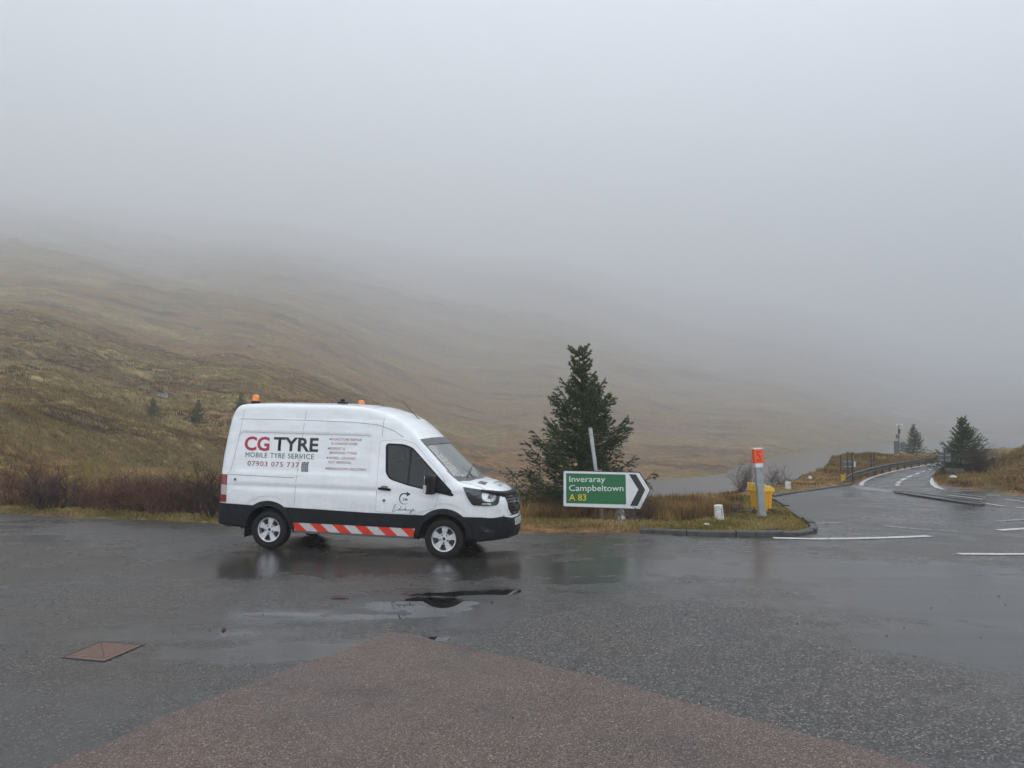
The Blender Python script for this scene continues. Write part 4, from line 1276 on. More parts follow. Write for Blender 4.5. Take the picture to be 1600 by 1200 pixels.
for txt, xa, xb, za in (('PUNCTURE REPAIR', 1.155, 1.735, 2.0), ('& CHANGE OVER', 1.155, 1.65, 1.925), ('BUDGET &', 1.13, 1.42, 1.835), ('BRANDED TYRES', 1.13, 1.65, 1.76), ('WHEEL LOCKING', 1.12, 1.63, 1.665), ('NUT REMOVAL', 1.12, 1.56, 1.59), ('BREAKDOWN RECOVERY', 1.11, 1.855, 1.475)):
    lettering(txt, xa, xb, za, za + 0.046, 'vinyl_dullred', spacing=1.05, **LK)
for x, z in ((1.127, 2.024), (1.105, 1.858), (1.095, 1.688), (1.085, 1.498)):
    link('bullet', patch(arc(x, z, 0.014, 0, 360, 13)[:-1], proj_side, 0.004, 0, 1, side=-1), M['vinyl_black'], van)
# tyre tread mark: rows of slanted blocks
def tread(x0, x1, z0, z1):
    mb = MB()
    nr = 6
    for i in range(nr):
        for j, (a, b) in enumerate(((0.0, 0.22), (0.26, 0.48), (0.52, 0.74), (0.78, 1.0))):
            h = (z1 - z0) / nr
            zz0 = z0 + h * i
            sk = h * 0.5 * (1 if j in (1, 3) else -1)
            bow_ = 0.10 * math.sin(math.pi * (i + 0.5) / nr) * (-1)
            xa, xb = x0 + (x1 - x0) * (a + bow_), x0 + (x1 - x0) * (b + bow_)
            q = [(xa, zz0), (xb, zz0 + sk * 0.6), (xb, zz0 + h * 0.74 + sk * 0.6), (xa, zz0 + h * 0.74)]
            mb.add([proj_side(p, 0.004, side=-1) for p in q], [(0, 1, 2, 3)])
    mb.build('tyre_tread_mark', M['vinyl_black'], van)
tread(0.612, 0.745, 1.425, 1.605)
# circling arrow with 24h, and the town's name in a hand-drawn script
def ring_arrow(cx, cz, r):
    pts_o, pts_i = [], []
    for k in range(25):
        t = k / 24; a = math.radians(62 + t * 250)
        w = 0.030 * (1 - t) ** 1.1 + 0.003
        pts_o.append((cx + (r + w * .5) * math.cos(a), cz + (r + w * .5) * math.sin(a) * 1.06)); pts_i.append((cx + (r - w * .5) * math.cos(a), cz + (r - w * .5) * math.sin(a) * 1.06))
    mb = MB().add([proj_side(p, 0.009, side=-1) for p in pts_o + pts_i], [(i, i + 1, i + 26, i + 25) for i in range(24)])
    tip = [(cx + 0.035, cz + r * 1.06 + 0.035), (cx + 0.108, cz + r * 0.92), (cx + 0.040, cz + r * 1.06 - 0.055)]
    mb.add([proj_side(p, 0.009, side=-1) for p in tip], [(0, 1, 2)])
    mb.build('arrow_mark', M['vinyl_black'], van)
ring_arrow(2.585, 1.022, 0.088)
lettering('24h', 2.55, 2.645, 0.99, 1.035, 'vinyl_black', proj=proj_side, parent=van, off=0.009, side=-1, bold=0.02)
SCRIPT = [[(0.17, 0.98), (0.08, 0.90), (0.12, 0.86)], [(0.17, 0.80), (0.06, 0.66), (0.08, 0.56), (0.13, 0.56), (0.03, 0.36), (0.0, 0.16), (0.05, 0.10), (0.14, 0.24), (0.22, 0.38)],
          [(0.31, 0.42), (0.26, 0.46), (0.24, 0.30), (0.28, 0.28), (0.33, 0.46), (0.39, 0.84), (0.33, 0.36), (0.36, 0.30), (0.40, 0.46), (0.39, 0.32), (0.43, 0.32), (0.45, 0.48), (0.44, 0.32), (0.47, 0.46), (0.51, 0.45), (0.51, 0.32), (0.54, 0.40), (0.60, 0.80), (0.55, 0.32), (0.59, 0.30), (0.61, 0.42), (0.57, 0.46), (0.65, 0.46), (0.64, 0.32), (0.69, 0.33), (0.71, 0.46), (0.71, 0.32), (0.74, 0.46), (0.77, 0.44), (0.81, 0.44), (0.78, 0.32), (0.83, 0.34), (0.84, 0.46), (0.82, 0.06), (0.77, 0.02), (0.80, 0.16), (0.88, 0.34), (0.95, 0.72), (0.90, 0.30), (0.95, 0.46), (0.96, 0.30), (1.0, 0.36)], [(0.405, 0.56), (0.41, 0.585)]]
mb = MB()
for st in SCRIPT:
    r_ = ribbon([(2.365 + 0.42 * p[0], 0.772 + 0.145 * p[1]) for p in st], 0.0075, proj_side, 0.010, side=-1)
    mb.add(r_.v, r_.f)
mb.build('script_lettering', M['vinyl_black'], van)
# bonnet and plate lettering
def proj_bonnet(p, off):     # p = (y across, distance back from the lip)
    return proj_top((4.17 - p[1] - 0.25 * (p[0] / 1.0) ** 2, p[0]), off)
lettering('CGTYRE', -0.30, 0.32, 0.03, 0.17, 'vinyl_black', proj=lambda p, off: proj_top((4.16 - 0.20 + p[1] * -1 + 0.20 - 0.0, p[0]), off), parent=van, off=0.004, bold=0.0)
pl_mb = MB()
for k, y in enumerate((-0.21, -0.15, -0.09, -0.03, 0.06, 0.12, 0.18)):
    for q in ([(y, 0.655), (y + 0.036, 0.655), (y + 0.036, 0.643), (y, 0.643)], [(y, 0.597), (y + 0.036, 0.597), (y + 0.036, 0.585), (y, 0.585)], [(y, 0.643), (y + 0.011, 0.643), (y + 0.011, 0.597), (y, 0.597)]):
        pl_mb.add([proj_front(p, 0.033, low=True) for p in q], [(0, 1, 2, 3)])
pl_mb.build('plate_marks', M['vinyl_black'], plate)
# ------------------------------------------------------------------ trees, shrubs, grass
class Fast:
    """numpy gatherer for many small triangles/quads with a tint per vertex"""
    def __init__(s): s.v, s.f, s.c, s.t, s.n = [], [], [], [], 0
    def tris(s, P, tint):            # P (N,3,3)
        P = np.asarray(P, float); N = len(P)
        s.v.append(P.reshape(-1, 3)); s.f.append(np.arange(N * 3) + s.n); s.c.append(np.full(N, 3)); s.t.append(np.repeat(tint, 3)); s.n += N * 3
    def quads(s, P, tint):
        P = np.asarray(P, float); N = len(P)
        s.v.append(P.reshape(-1, 3)); s.f.append(np.arange(N * 4) + s.n); s.c.append(np.full(N, 4)); s.t.append(np.repeat(tint, 4)); s.n += N * 4
    def build(s, name, mat, parent=None):
        me = np_mesh(name, np.concatenate(s.v), np.concatenate(s.f), np.concatenate(s.c), np.concatenate(s.t))
        return link(name, me, mat, parent)

def spruce(loc, height, radius, seed, label, whorls=26, per=6, twigs=13, needles=13, lean=0.0, bare_top=0.10, group=None, skirt=0.0, up=0.25, twist=None):
    rng = np.random.default_rng(seed)
    root = empty('spruce_tree', loc)
    tag(root, label, 'tree', group)
    H = height
    def axis(z): return np.array([lean * (z / H) ** 1.5 * H + 0.02 * H * math.sin(z / H * 5 + seed), 0.012 * H * math.sin(z / H * 4 + 1), z])
    MB().tube([axis(z) for z in np.linspace(-0.15, H, 12)], list(np.linspace(0.028 * H, 0.0025 * H, 12)), 7).build('trunk', M['bark'], root, smooth=True)
    wood = MB(); fo = Fast()
    P_all, T_all = [], []
    def brush(a, b, r, n, tint):
        d = b - a; L = np.linalg.norm(d)
        if L < 1e-5: return
        d = d / L
        e1 = np.cross(d, [0.13, 0.27, 1.0]); e1 /= np.linalg.norm(e1) + 1e-9; e2 = np.cross(d, e1)
        t = rng.random(n); ang = rng.uniform(0, 2 * math.pi, n)
        base = a + d * (t * L)[:, None]
        rad = e1 * np.cos(ang)[:, None] + e2 * np.sin(ang)[:, None]
        dirn = d * 0.75 + rad * 0.75
        ln = r * rng.uniform(0.6, 1.25, n)
        tip = base + dirn * ln[:, None]
        w = np.cross(dirn, d + 0.01); w /= np.linalg.norm(w, axis=1)[:, None] + 1e-9
        w = w * (r * 0.20)
        P_all.append(np.stack([base - w, base + w, tip], 1)); T_all.append(np.clip(tint + rng.normal(0, 0.14, n), 0, 1))
    zs = H * (0.05 + 0.93 * np.linspace(0, 1, whorls) ** 0.92)
    for wi, z in enumerate(zs):
        f = z / H
        L0 = radius * (1 - f) ** 0.90 * (1.0 if f > 0.10 else 0.8 + skirt)
        if f > 1 - bare_top: L0 = radius * 0.16
        k = per if f < 0.85 else max(3, per - 2)
        off = rng.uniform(0, 6.28)
        for b in range(k):
            if rng.random() < (0.16 if f > 0.5 else 0.08): continue
            az = off + 2 * math.pi * b / k + rng.normal(0, 0.25)
            L = L0 * rng.uniform(0.62, 1.22)
            rise = up + 0.55 * f + rng.normal(0, 0.08)
            p0 = axis(z + rng.normal(0, 0.012 * H))
            dh = np.array([math.cos(az), math.sin(az), 0])
            pts = []
            for t in np.linspace(0, 1, 6):
                # sag near the trunk, upswept tips
                zz = L * (rise * t * 0.62 - 0.18 * (1 - f) * math.sin(math.pi * min(t * 1.1, 1)) + 0.30 * t ** 3 * (0.4 + f))
                pts.append(p0 + dh * L * t + np.array([0, 0, zz]))
            pts = np.array(pts)
            wood.tube([tuple(p) for p in pts], list(np.linspace(0.0045 * H * (1 - f * 0.6), 0.001 * H, 6)), 4, False)
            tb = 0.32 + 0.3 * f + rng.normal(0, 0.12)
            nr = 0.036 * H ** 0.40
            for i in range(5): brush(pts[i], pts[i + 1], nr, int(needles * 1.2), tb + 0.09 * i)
            nt = max(4, int(twigs * (L / radius) ** 0.5))
            for j in range(nt):
                t = 0.16 + 0.80 * (j + rng.random()) / nt
                q = pts[int(t * 5)] + (pts[min(int(t * 5) + 1, 5)] - pts[int(t * 5)]) * (t * 5 - int(t * 5))
                side = 1 if j % 2 else -1
                ang = az + side * rng.uniform(0.55, 1.0)
                tl = L * (0.50 * (1 - t) + 0.11) * rng.uniform(0.7, 1.2)
                e = q + np.array([math.cos(ang) * tl, math.sin(ang) * tl, tl * (rng.normal(0.10, 0.22) + 0.3 * f)])
                brush(q, e, nr * 0.9, needles, tb + rng.normal(0, 0.1))
                for s2 in range(2 if tl > 0.16 else 0):
                    tt = rng.uniform(0.3, 0.85); q2 = q + (e - q) * tt; a2 = ang + rng.choice([-0.8, 0.8]); l2 = tl * 0.45
                    brush(q2, q2 + np.array([math.cos(a2) * l2, math.sin(a2) * l2, l2 * rng.normal(0, 0.35)]), nr * 0.8, needles // 2 + 2, tb)
    top = axis(H); brush(axis(H * 0.93), top + np.array([0, 0, 0.03 * H]), 0.02 * H ** 0.5, needles * 3, 0.5)
    tag(wood.build('branches', M['bark'], root, fix=False), kind='stuff')
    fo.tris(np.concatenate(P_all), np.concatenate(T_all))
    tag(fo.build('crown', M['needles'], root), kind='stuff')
    return root

def shrub(loc, height, width, seed, label, mat, cat='shrub', group=None, stems=7, depth=4, r0=0.016, spread=0.5, name='bare_shrub', dens=3, curl=0.25):
    rnd = random.Random(seed)
    root = empty(name, loc); tag(root, label, cat, group)
    stem_mb, twig_mb = MB(), MB()
    def grow(p, d, L, r, lev):
        pts = [p]; dd = d.copy(); n = 4 if lev < 2 else 3
        for i in range(n):
            dd = (dd + Vector((rnd.gauss(0, curl), rnd.gauss(0, curl), rnd.gauss(0.06, curl * 0.7)))).normalized()
            pts.append(pts[-1] + dd * L / n)
        r1 = r * (0.55 if lev < depth else 0.3)
        (stem_mb if lev < 2 else twig_mb).tube(pts, list(np.linspace(r, r1, len(pts))), 5 if lev == 0 else 3, False)
        if lev >= depth: return
        for k in range(dens + (1 if lev == 0 else 0)):
            i = rnd.randint(1, n)
            nd = (dd * rnd.uniform(0.5, 1.0) + Vector((rnd.gauss(0, 0.6), rnd.gauss(0, 0.6), rnd.gauss(0.25, 0.35)))).normalized()
            grow(pts[i], nd, L * rnd.uniform(0.5, 0.8), r1 * rnd.uniform(0.75, 1.0), lev + 1)
    for s in range(stems):
        a = rnd.uniform(0, 6.28); q = rnd.random() ** 0.6
        b = Vector((math.cos(a) * q * width * 0.28, math.sin(a) * q * width * 0.20, -0.05))
        d = Vector((math.cos(a) * spread * q + rnd.gauss(0, 0.15), math.sin(a) * spread * q, 1.0)).normalized()
        grow(b, d, height * rnd.uniform(0.38, 0.58), r0 * rnd.uniform(0.7, 1.2), 0)
    stem_mb.build('stems', M[mat], root, fix=False)
    if twig_mb.v: tag(twig_mb.build('twigs', M[mat], root, fix=False), kind='stuff')
    return root

def on(u, v):
    """ground point at a pixel, set down on the real terrain height"""
    p = G(u, v, 0.1)
    return Vector((p.x, p.y, th(p.x, p.y)))
def onY(u, Y):
    x = (u - 800) / FPX * Y / math.cos(PITCH) * 1.0
    return Vector((x, Y, th(x, Y)))

# the large spruce behind the sign
spruce(onY(908, 19.9), 3.98, 1.66, 11, 'tall dark spruce standing right behind the green direction sign', whorls=24, per=8, twigs=17, needles=26, lean=-0.012, bare_top=0.09, skirt=0.40)
p = onY(1500, 35.0)
spruce(p, 2.35, 1.35, 23, 'dark spruce on the grassy corner at the right of the road', whorls=22, per=8, twigs=14, needles=20, skirt=0.35)
spruce(onY(1425, 62.0), 2.35, 1.02, 37, 'small hazy spruce beside the weather mast', whorls=18, per=8, twigs=12, needles=16, bare_top=0.04, skirt=0.3)
for u, Y, h, sd, lb in ((241, 62, 1.5, 51, 'small lone dark conifer on the moor, leftmost of three'), (311, 66, 1.9, 52, 'bushy dark conifer on the moor just left of the van roof'), (378, 74, 2.0, 53, 'dark conifer half hidden behind the van rear beacon')):
    spruce(onY(u, Y), h, h * 0.52, sd, lb, whorls=13, per=8, twigs=9, needles=20, bare_top=0.03, skirt=0.3, group='conifers on the moor')

# hedge of bare shrubs along the left edge of the tarmac; numbered outward from the van
HEDGE = [(322, 1.25, 1.1, 'twig_dark', 'dark bare shrub touching the van rear, first of the hedge'),
         (292, 1.55, 1.3, 'twig_dark', 'tallest gnarled bare shrub, second of the hedge from the van'),
         (262, 1.15, 1.1, 'twig_red', 'reddish bare shrub, third of the hedge from the van'),
         (232, 1.20, 1.1, 'twig_red', 'reddish bare shrub, fourth of the hedge from the van'),
         (204, 1.10, 1.1, 'twig_red', 'reddish bare shrub, fifth of the hedge from the van'),
         (174, 1.20, 1.1, 'twig_dark', 'reddish bare shrub, sixth of the hedge from the van'),
         (146, 1.25, 1.2, 'twig_red', 'spreading bare shrub, seventh of the hedge from the van'),
         (114, 0.85, 1.0, 'twig_red', 'low bare shrub, eighth of the hedge from the van'),
         (82, 0.80, 1.0, 'twig_red', 'low bare shrub, ninth of the hedge from the van'),
         (48, 1.20, 1.2, 'twig_dark', 'bare shrub with long stems, tenth of the hedge from the van'),
         (18, 1.15, 1.2, 'twig_red', 'dense bare shrub by the left edge, eleventh from the van'),
         (-22, 1.3, 1.2, 'twig_red', 'dense bare shrub cut by the left edge of the photo')]
for i, (u, h, w, mt, lb) in enumerate(HEDGE):
    v = 803 + (u / 340.0) * 14.5 - 5.0
    p = on(u, v)
    p.y += 0.75 + 0.3 * (i % 3)
    if i == 1:
        shrub((p.x, p.y, th(p.x, p.y)), h * 0.95, 1.5, 100 + i, lb, mt, group='bare hedge shrubs', stems=6, depth=5, r0=0.034, spread=0.9, dens=3, curl=0.34)
    else:
        shrub((p.x, p.y, th(p.x, p.y)), h * 0.92, w * 1.25, 100 + i, lb, mt, group='bare hedge shrubs', stems=21 if i not in (6, 9) else 13, depth=4, r0=0.020 if i not in (6, 9) else 0.026, spread=0.55, dens=3)
# shrubs by the loch, the dark bush on the right
p = onY(1153, 26.0); shrub(p, 1.25, 0.9, 201, 'bare grey-brown shrub by the loch, left of the phone post', 'twig_grey', stems=9, depth=5, r0=0.026, spread=0.75, dens=3)
p = onY(1207, 29.0); shrub(p, 0.95, 1.0, 202, 'smaller bare shrub by the loch, right of the phone post', 'twig_grey', stems=12, depth=4, r0=0.018, spread=0.6, dens=3)
p = onY(1535, 32.0); shrub(p, 1.15, 2.0, 203, 'dense dark leafless bush beside the right-hand spruce', 'twig_dark', cat='bush', stems=34, depth=4, r0=0.014, spread=0.7, dens=3)
p = onY(1470, 33.5); shrub(p, 0.5, 0.6, 204, 'low dark bush at the foot of the road sign on the corner', 'twig_dark', cat='bush', stems=12, depth=3, r0=0.010, spread=0.6, dens=3)
p = onY(838, 19.2); shrub(p, 0.55, 0.7, 205, 'low bare shrub between the van front and the spruce', 'twig_dark', stems=10, depth=3, r0=0.008, spread=0.5)
p = onY(1012, 17.6); shrub(p, 0.62, 0.6, 206, 'tangled dark bramble at the tip of the direction sign', 'twig_dark', cat='bramble', stems=16, depth=4, r0=0.008, spread=0.7)
p = onY(880, 18.6); shrub(p, 0.55, 0.8, 207, 'low dark bramble under the left end of the direction sign', 'twig_dark', cat='bramble', stems=16, depth=3, r0=0.008, spread=0.6)

# ---- grass: blades in one mass per kind
def blades(name, xy, hmin, hmax, wid, mat, label, cat, seed, lean=0.5, tint=None, segs=True, zoff=-0.02):
    rng = np.random.default_rng(seed)
    x, y = xy[:, 0], xy[:, 1]; N = len(x)
    z = terrain_h(x, y) + zoff
    h = rng.uniform(hmin, hmax, N) * (0.6 + 0.8 * rng.random(N))
    az = rng.uniform(0, 2 * math.pi, N); ln = rng.uniform(0.1, 1, N) * lean
    w = wid * rng.uniform(0.6, 1.4, N)
    fa = rng.uniform(0, math.pi, N)
    wx, wy = np.cos(fa) * w, np.sin(fa) * w
    lx, ly = np.cos(az) * ln * h, np.sin(az) * ln * h
    b0 = np.stack([x - wx, y - wy, z], 1); b1 = np.stack([x + wx, y + wy, z], 1)
    m0 = np.stack([x - wx * .7 + lx * .35, y - wy * .7 + ly * .35, z + h * .6], 1); m1 = np.stack([x + wx * .7 + lx * .35, y + wy * .7 + ly * .35, z + h * .6], 1)
    tp = np.stack([x + lx, y + ly, z + h * (1 - 0.25 * ln)], 1)
    V = np.stack([b0, b1, m1, m0, tp], 1).reshape(-1, 3)
    o = np.arange(N) * 5
    F = np.stack([o, o + 1, o + 2, o + 3, o + 3, o + 2, o + 4], 1).ravel()
    C = np.tile([4, 3], N)
    if tint is None: tint = np.clip(0.5 + 0.9 * fbm(x * 0.9, y * 0.9, 3, seed) + rng.normal(0, 0.16, N), 0, 1)
    me = np_mesh(name, V, F, C, np.repeat(tint, 5))
    ob = link(name, me, M[mat])
    tag(ob, label, cat, kind='stuff')
    return ob
rngG = np.random.default_rng(77)
def scatter(n, x0, x1, y0, y1, keep):
    out = []
    got = 0
    while got < n:
        x = rngG.uniform(x0, x1, n * 2); y = rngG.uniform(y0, y1, n * 2)
        k = keep(x, y)
        out.append(np.stack([x[k], y[k]], 1)); got += k.sum()
        if k.sum() == 0: break
    return np.concatenate(out)[:n]
def sd_(x, y): return sdist(x, y, OUT)
# mown strip beside the tarmac on the left and round the island
def keep_strip(x, y):
    s = sd_(x, y); e = 0.05 + 0.12 * vnoise(x * 1.6, y * 1.6, 3)
    return (s > e) & (s < 1.3 + 0.5 * vnoise(x, y, 4))
blades('verge_grass', scatter(42000, -17, 7.5, 14.5, 24, keep_strip), 0.04, 0.095, 0.007, 'grass_blade', 'short yellow-green grass along the edge of the tarmac', 'grass', 5, 0.7)
def keep_isl(x, y):
    s = sd_(x, y); return (s > 0.1) & (s < 4.2) & (vnoise(x * 0.6, y * 0.6, 8) > -0.35)
blades('island_grass', scatter(30000, 2.5, 7.5, 15.4, 23.5, keep_isl), 0.03, 0.09, 0.008, 'grass_blade', 'mown grass round the emergency phone', 'grass', 6, 0.8)
# tall brown rushes behind the sign and on the bank above the loch
def keep_rush(x, y):
    s = sd_(x, y); c = np.hypot((x - 3.6) / 1.7, (y - 19.0) / 1.6)
    c2 = np.hypot((x - 0.6) / 1.6, (y - 20.0) / 2.2)
    return (s > 0.9) & ((c < 1 + 0.5 * vnoise(x * 2, y * 2, 5)) | (c2 < 1))
blades('tall_rushes', scatter(20000, -1.5, 6.0, 16.5, 22.5, keep_rush), 0.14, 0.36, 0.006, 'rush_blade', 'tall brown dead rushes around the direction sign', 'rushes', 7, 0.45)
def keep_bank(x, y):
    s = sd_(x, y); a = x / y
    return (s > 1.0) & (a < 0.30) & (a > -0.12) & (y > 19)
blades('bank_grass', scatter(26000, -3.0, 9.0, 18, 26, keep_bank), 0.07, 0.19, 0.009, 'rush_blade', 'rough brown grass on the bank above the loch', 'grass', 8, 0.6)
def keep_hedge(x, y):
    s = sd_(x, y); return (s > 1.0) & (s < 5) & (x < -3.5)
blades('hedge_grass', scatter(26000, -22, -3.5, 17, 30, keep_hedge), 0.08, 0.22, 0.009, 'moor_tuft', 'rough brown grass under and behind the bare hedge', 'grass', 9, 0.6)
def keep_right(x, y):
    s = sd_(x, y); a = x / y
    return (s > 0.15) & (a > 0.33) & (a < 0.85)
blades('corner_grass', scatter(60000, 9.5, 36, 24, 52, lambda x, y: keep_right(x, y) & (x > 14)), 0.07, 0.20, 0.012, 'moor_tuft', 'rough tawny grass on the corner mound right of the road', 'grass', 10, 0.6)
blades('roadside_grass', scatter(36000, 8, 30, 26, 64, lambda x, y: keep_right(x, y) & (x / y < 0.56)), 0.04, 0.10, 0.011, 'moor_tuft', 'tawny grass along the guardrail', 'grass', 12, 0.6)
# tussocks on the near hillside: clumps of blades
def tussocks(n, x0, x1, y0, y1, keep, h, seed, label, name, wid):
    c = scatter(n, x0, x1, y0, y1, keep)
    k = 10
    rng = np.random.default_rng(seed)
    rad = 0.13 * (c[:, 1] / 40.0) ** 0.5
    off = rng.normal(0, 1, (len(c), k, 2)) * rad[:, None, None]
    xy = (c[:, None, :] + off).reshape(-1, 2)
    t0 = np.clip(0.48 + 1.0 * fbm(c[:, 0] / 7, c[:, 1] / 4.5, 4, seed) + rng.normal(0, 0.16, len(c)), 0, 1)
    blades(name, xy, h * 0.7, h * 1.3, wid, 'moor_tuft', label, 'moor grass', seed, 0.8, np.repeat(t0, k))
tussocks(16000, -50, -6, 24, 62, lambda x, y: (sd_(x, y) > 4) & (x / y > -0.95) & (x / y < -0.2), 0.19, 61, 'tussocks of brown moor grass behind the hedge', 'moor_tussocks', 0.014)
tussocks(18000, -130, -8, 58, 160, lambda x, y: (x / y > -0.9) & (x / y < -0.1), 0.27, 62, 'tussocks of brown moor grass higher up the hillside', 'hill_tussocks', 0.028)

# loose grit and chippings on the tarmac
def grit():
    rng = np.random.default_rng(4)
    n = 2600
    x = rng.uniform(-9, 11, n); y = rng.uniform(4.6, 19, n)
    k = (sd_(x, y) < -0.05) & (vnoise(x * 0.5, y * 0.5, 3) + 0.25 * rng.random(n) > 0.02)
    x, y = x[k], y[k]
    r = 0.004 + 0.010 * rng.random(len(x)) ** 3
    z = ground_h(x, y) + 0.003
    base = np.array([[1, 0, 0], [0, 1, 0], [-1, 0, 0], [0, -1, 0], [0, 0, 0.9]])
    ang = rng.uniform(0, 6.28, len(x))
    ca, sa = np.cos(ang), np.sin(ang)
    V = base[None] * r[:, None, None] * rng.uniform(0.6, 1.3, (len(x), 5, 1))
    V = np.stack([V[..., 0] * ca[:, None] - V[..., 1] * sa[:, None] + x[:, None], V[..., 0] * sa[:, None] + V[..., 1] * ca[:, None] + y[:, None], V[..., 2] + z[:, None]], -1)
    o = (np.arange(len(x)) * 5)[:, None]
    F = np.concatenate([o + np.array([[0, 1, 4]]), o + np.array([[1, 2, 4]]), o + np.array([[2, 3, 4]]), o + np.array([[3, 0, 4]])], 1).ravel()
    me = np_mesh('loose_grit', V.reshape(-1, 3), F, np.full(len(x) * 4, 3), np.repeat(rng.random(len(x)) ** 2, 5))
    tag(link('loose_grit', me, M['gravel']), 'loose grit scattered over the wet tarmac', 'grit', kind='stuff')
grit()
# ------------------------------------------------------------------ signs, posts and other roadside things
def flat_text(txt, x0, x1, z0, z1, y, mat, parent, bold=0.0, spacing=1.0, name='lettering'):
    return lettering(txt, x0, x1, z0, z1, mat, proj=lambda p, off: Vector((p[0], off, p[1])), parent=parent, off=y, bold=bold, spacing=spacing, name=name)

def direction_sign():
    base = onY(941, 17.6)
    o = empty('direction_sign', base, math.radians(-2))
    tag(o, 'green arrow-shaped direction sign to Inveraray and Campbeltown on a leaning post', 'road sign')
    s = 17.6 / FPX / math.cos(PITCH)
    def L(u, v): return ((u - 941) * s, (812.5 - v) * s)
    # leaning post, behind the panel
    MB().tube([(L(941.5, 822)[0], 0.05, L(0, 822)[1]), (L(922, 668)[0], 0.05, L(0, 668)[1])], 0.044, 14).build('post', M['galv'], o, smooth=True)
    MB().lathe([(0, 0), (0.047, 0), (0.047, 0.02), (0, 0.03)], 14, c=(L(922, 668)[0], 0.05, L(0, 668)[1] - 0.012)).build('post_cap', M['grey_plastic'], o)
    def ol(k):
        pts = [L(879, 734.2), L(998, 737), L(1014.5, 764.5), L(999, 795), L(878.5, 791)]
        c = (L(945, 0)[0], L(0, 765)[1])
        w, h = 136 * s, 58 * s
        return smooth_poly([(c[0] + (p[0] - c[0]) * (1 - 2 * k / w), c[1] + (p[1] - c[1]) * (1 - 2 * k / h)) for p in pts], 0.03)
    MB().prism(ol(0), -0.012, 0.012, 'Y').build('panel', M['sign_black'], o)
    MB().prism(ol(0.020), -0.015, -0.0125, 'Y').build('white_border', M['sign_white'], o)
    g = smooth_poly([L(884, 739), L(976, 741), L(976.5, 787), L(884, 785.2)], 0.012)
    MB().prism(g, -0.018, -0.0155, 'Y').build('green_field', M['sign_green'], o)
    ch = [L(981, 740.2), L(992, 740.6), L(1006, 764.3), L(994, 789.2), L(982.5, 788.8), L(995.5, 764)]
    MB().prism(ch, -0.018, -0.0155, 'Y').build('chevron', M['sign_black'], o)
    sk = 0.0
    def tx(t, u0, u1, v0, v1, m, b):
        a, c = L(u0, v1), L(u1, v0)
        flat_text(t, a[0], c[0], a[1], c[1], -0.0195, m, o, bold=b)
    tx('Inveraray', 889, 944.5, 743.6, 755.4, 'sign_white', 0.004)
    tx('Campbeltown', 888.5, 972.5, 757.0, 769.4, 'sign_white', 0.004)
    tx('A 83', 888.5, 915, 771.2, 781.4, 'sign_yellow', 0.008)
    for z in (0.25, 0.75):
        zz = L(0, 791)[1] + z * 57 * s
        MB().box((L(935, 0)[0], 0.045, zz), (0.16, 0.10, 0.05)).build('clamp', M['galv'], o)
direction_sign()

def phone():
    base = onY(1187, 18.35)
    o = empty('emergency_phone', base)
    o.rotation_euler = (0, math.radians(-3.2), 0); o.scale = (0.82, 0.82, 1.0)
    tag(o, 'grey emergency phone post with orange handset panel on top', 'phone post')
    MB().box((0, 0, 0.015), (0.24, 0.24, 0.05)).build('base_plate', M['phone_white'], o, bevel=0.01)
    MB().box((0, 0, 0.36), (0.20, 0.20, 0.64)).build('lower_case', M['phone_grey'], o, bevel=0.012)
    MB().box((0, 0, 0.72), (0.212, 0.212, 0.08)).build('collar', M['phone_grey'], o, bevel=0.012)
    up = MB().box((0, 0.01, 0.96), (0.205, 0.185, 0.40)).build('phone_door', M['phone_grey'], o, bevel=0.012)
    for k in range(4): MB().box((0.03 + 0.012 * (k % 2), -0.086, 1.12 - 0.02 * k), (0.02, 0.006, 0.008)).build('speaker_slot', M['sign_black'], up)
    MB().box((0, 0, 1.21), (0.22, 0.20, 0.10)).build('neck', M['phone_white'], o, bevel=0.012)
    pn = MB().box((0, -0.004, 1.425), (0.27, 0.20, 0.33)).build('orange_panel', M['phone_orange'], o, bevel=0.012)
    MB().box((0, 0, 1.605), (0.27, 0.22, 0.03)).build('cap', M['phone_white'], o, bevel=0.008)
    # handset pictogram and SOS lettering
    pts = [(-0.055, 1.475), (-0.02, 1.462), (0.012, 1.438), (0.032, 1.405), (0.038, 1.375)]
    mb = MB(); hs = [0.016, 0.011, 0.010, 0.011, 0.016]
    vs = []
    for i, p in enumerate(pts):
        t = Vector(pts[min(i + 1, 4)]) - Vector(pts[max(i - 1, 0)]); t.normalize()
        for k in (-1, 1): vs.append((p[0] - t.y * hs[i] * k, -0.1065, p[1] + t.x * hs[i] * k))
    mb.add(vs, [(2 * i, 2 * i + 1, 2 * i + 3, 2 * i + 2) for i in range(4)])
    mb.build('handset_symbol', M['phone_mark'], pn)
    flat_text('SOS', -0.07, 0.07, 1.31, 1.352, -0.1065, 'phone_mark', pn, bold=0.02)
    flat_text('SOS', -0.06, 0.06, 1.513, 1.548, -0.1065, 'phone_mark', pn, bold=0.02)
phone()

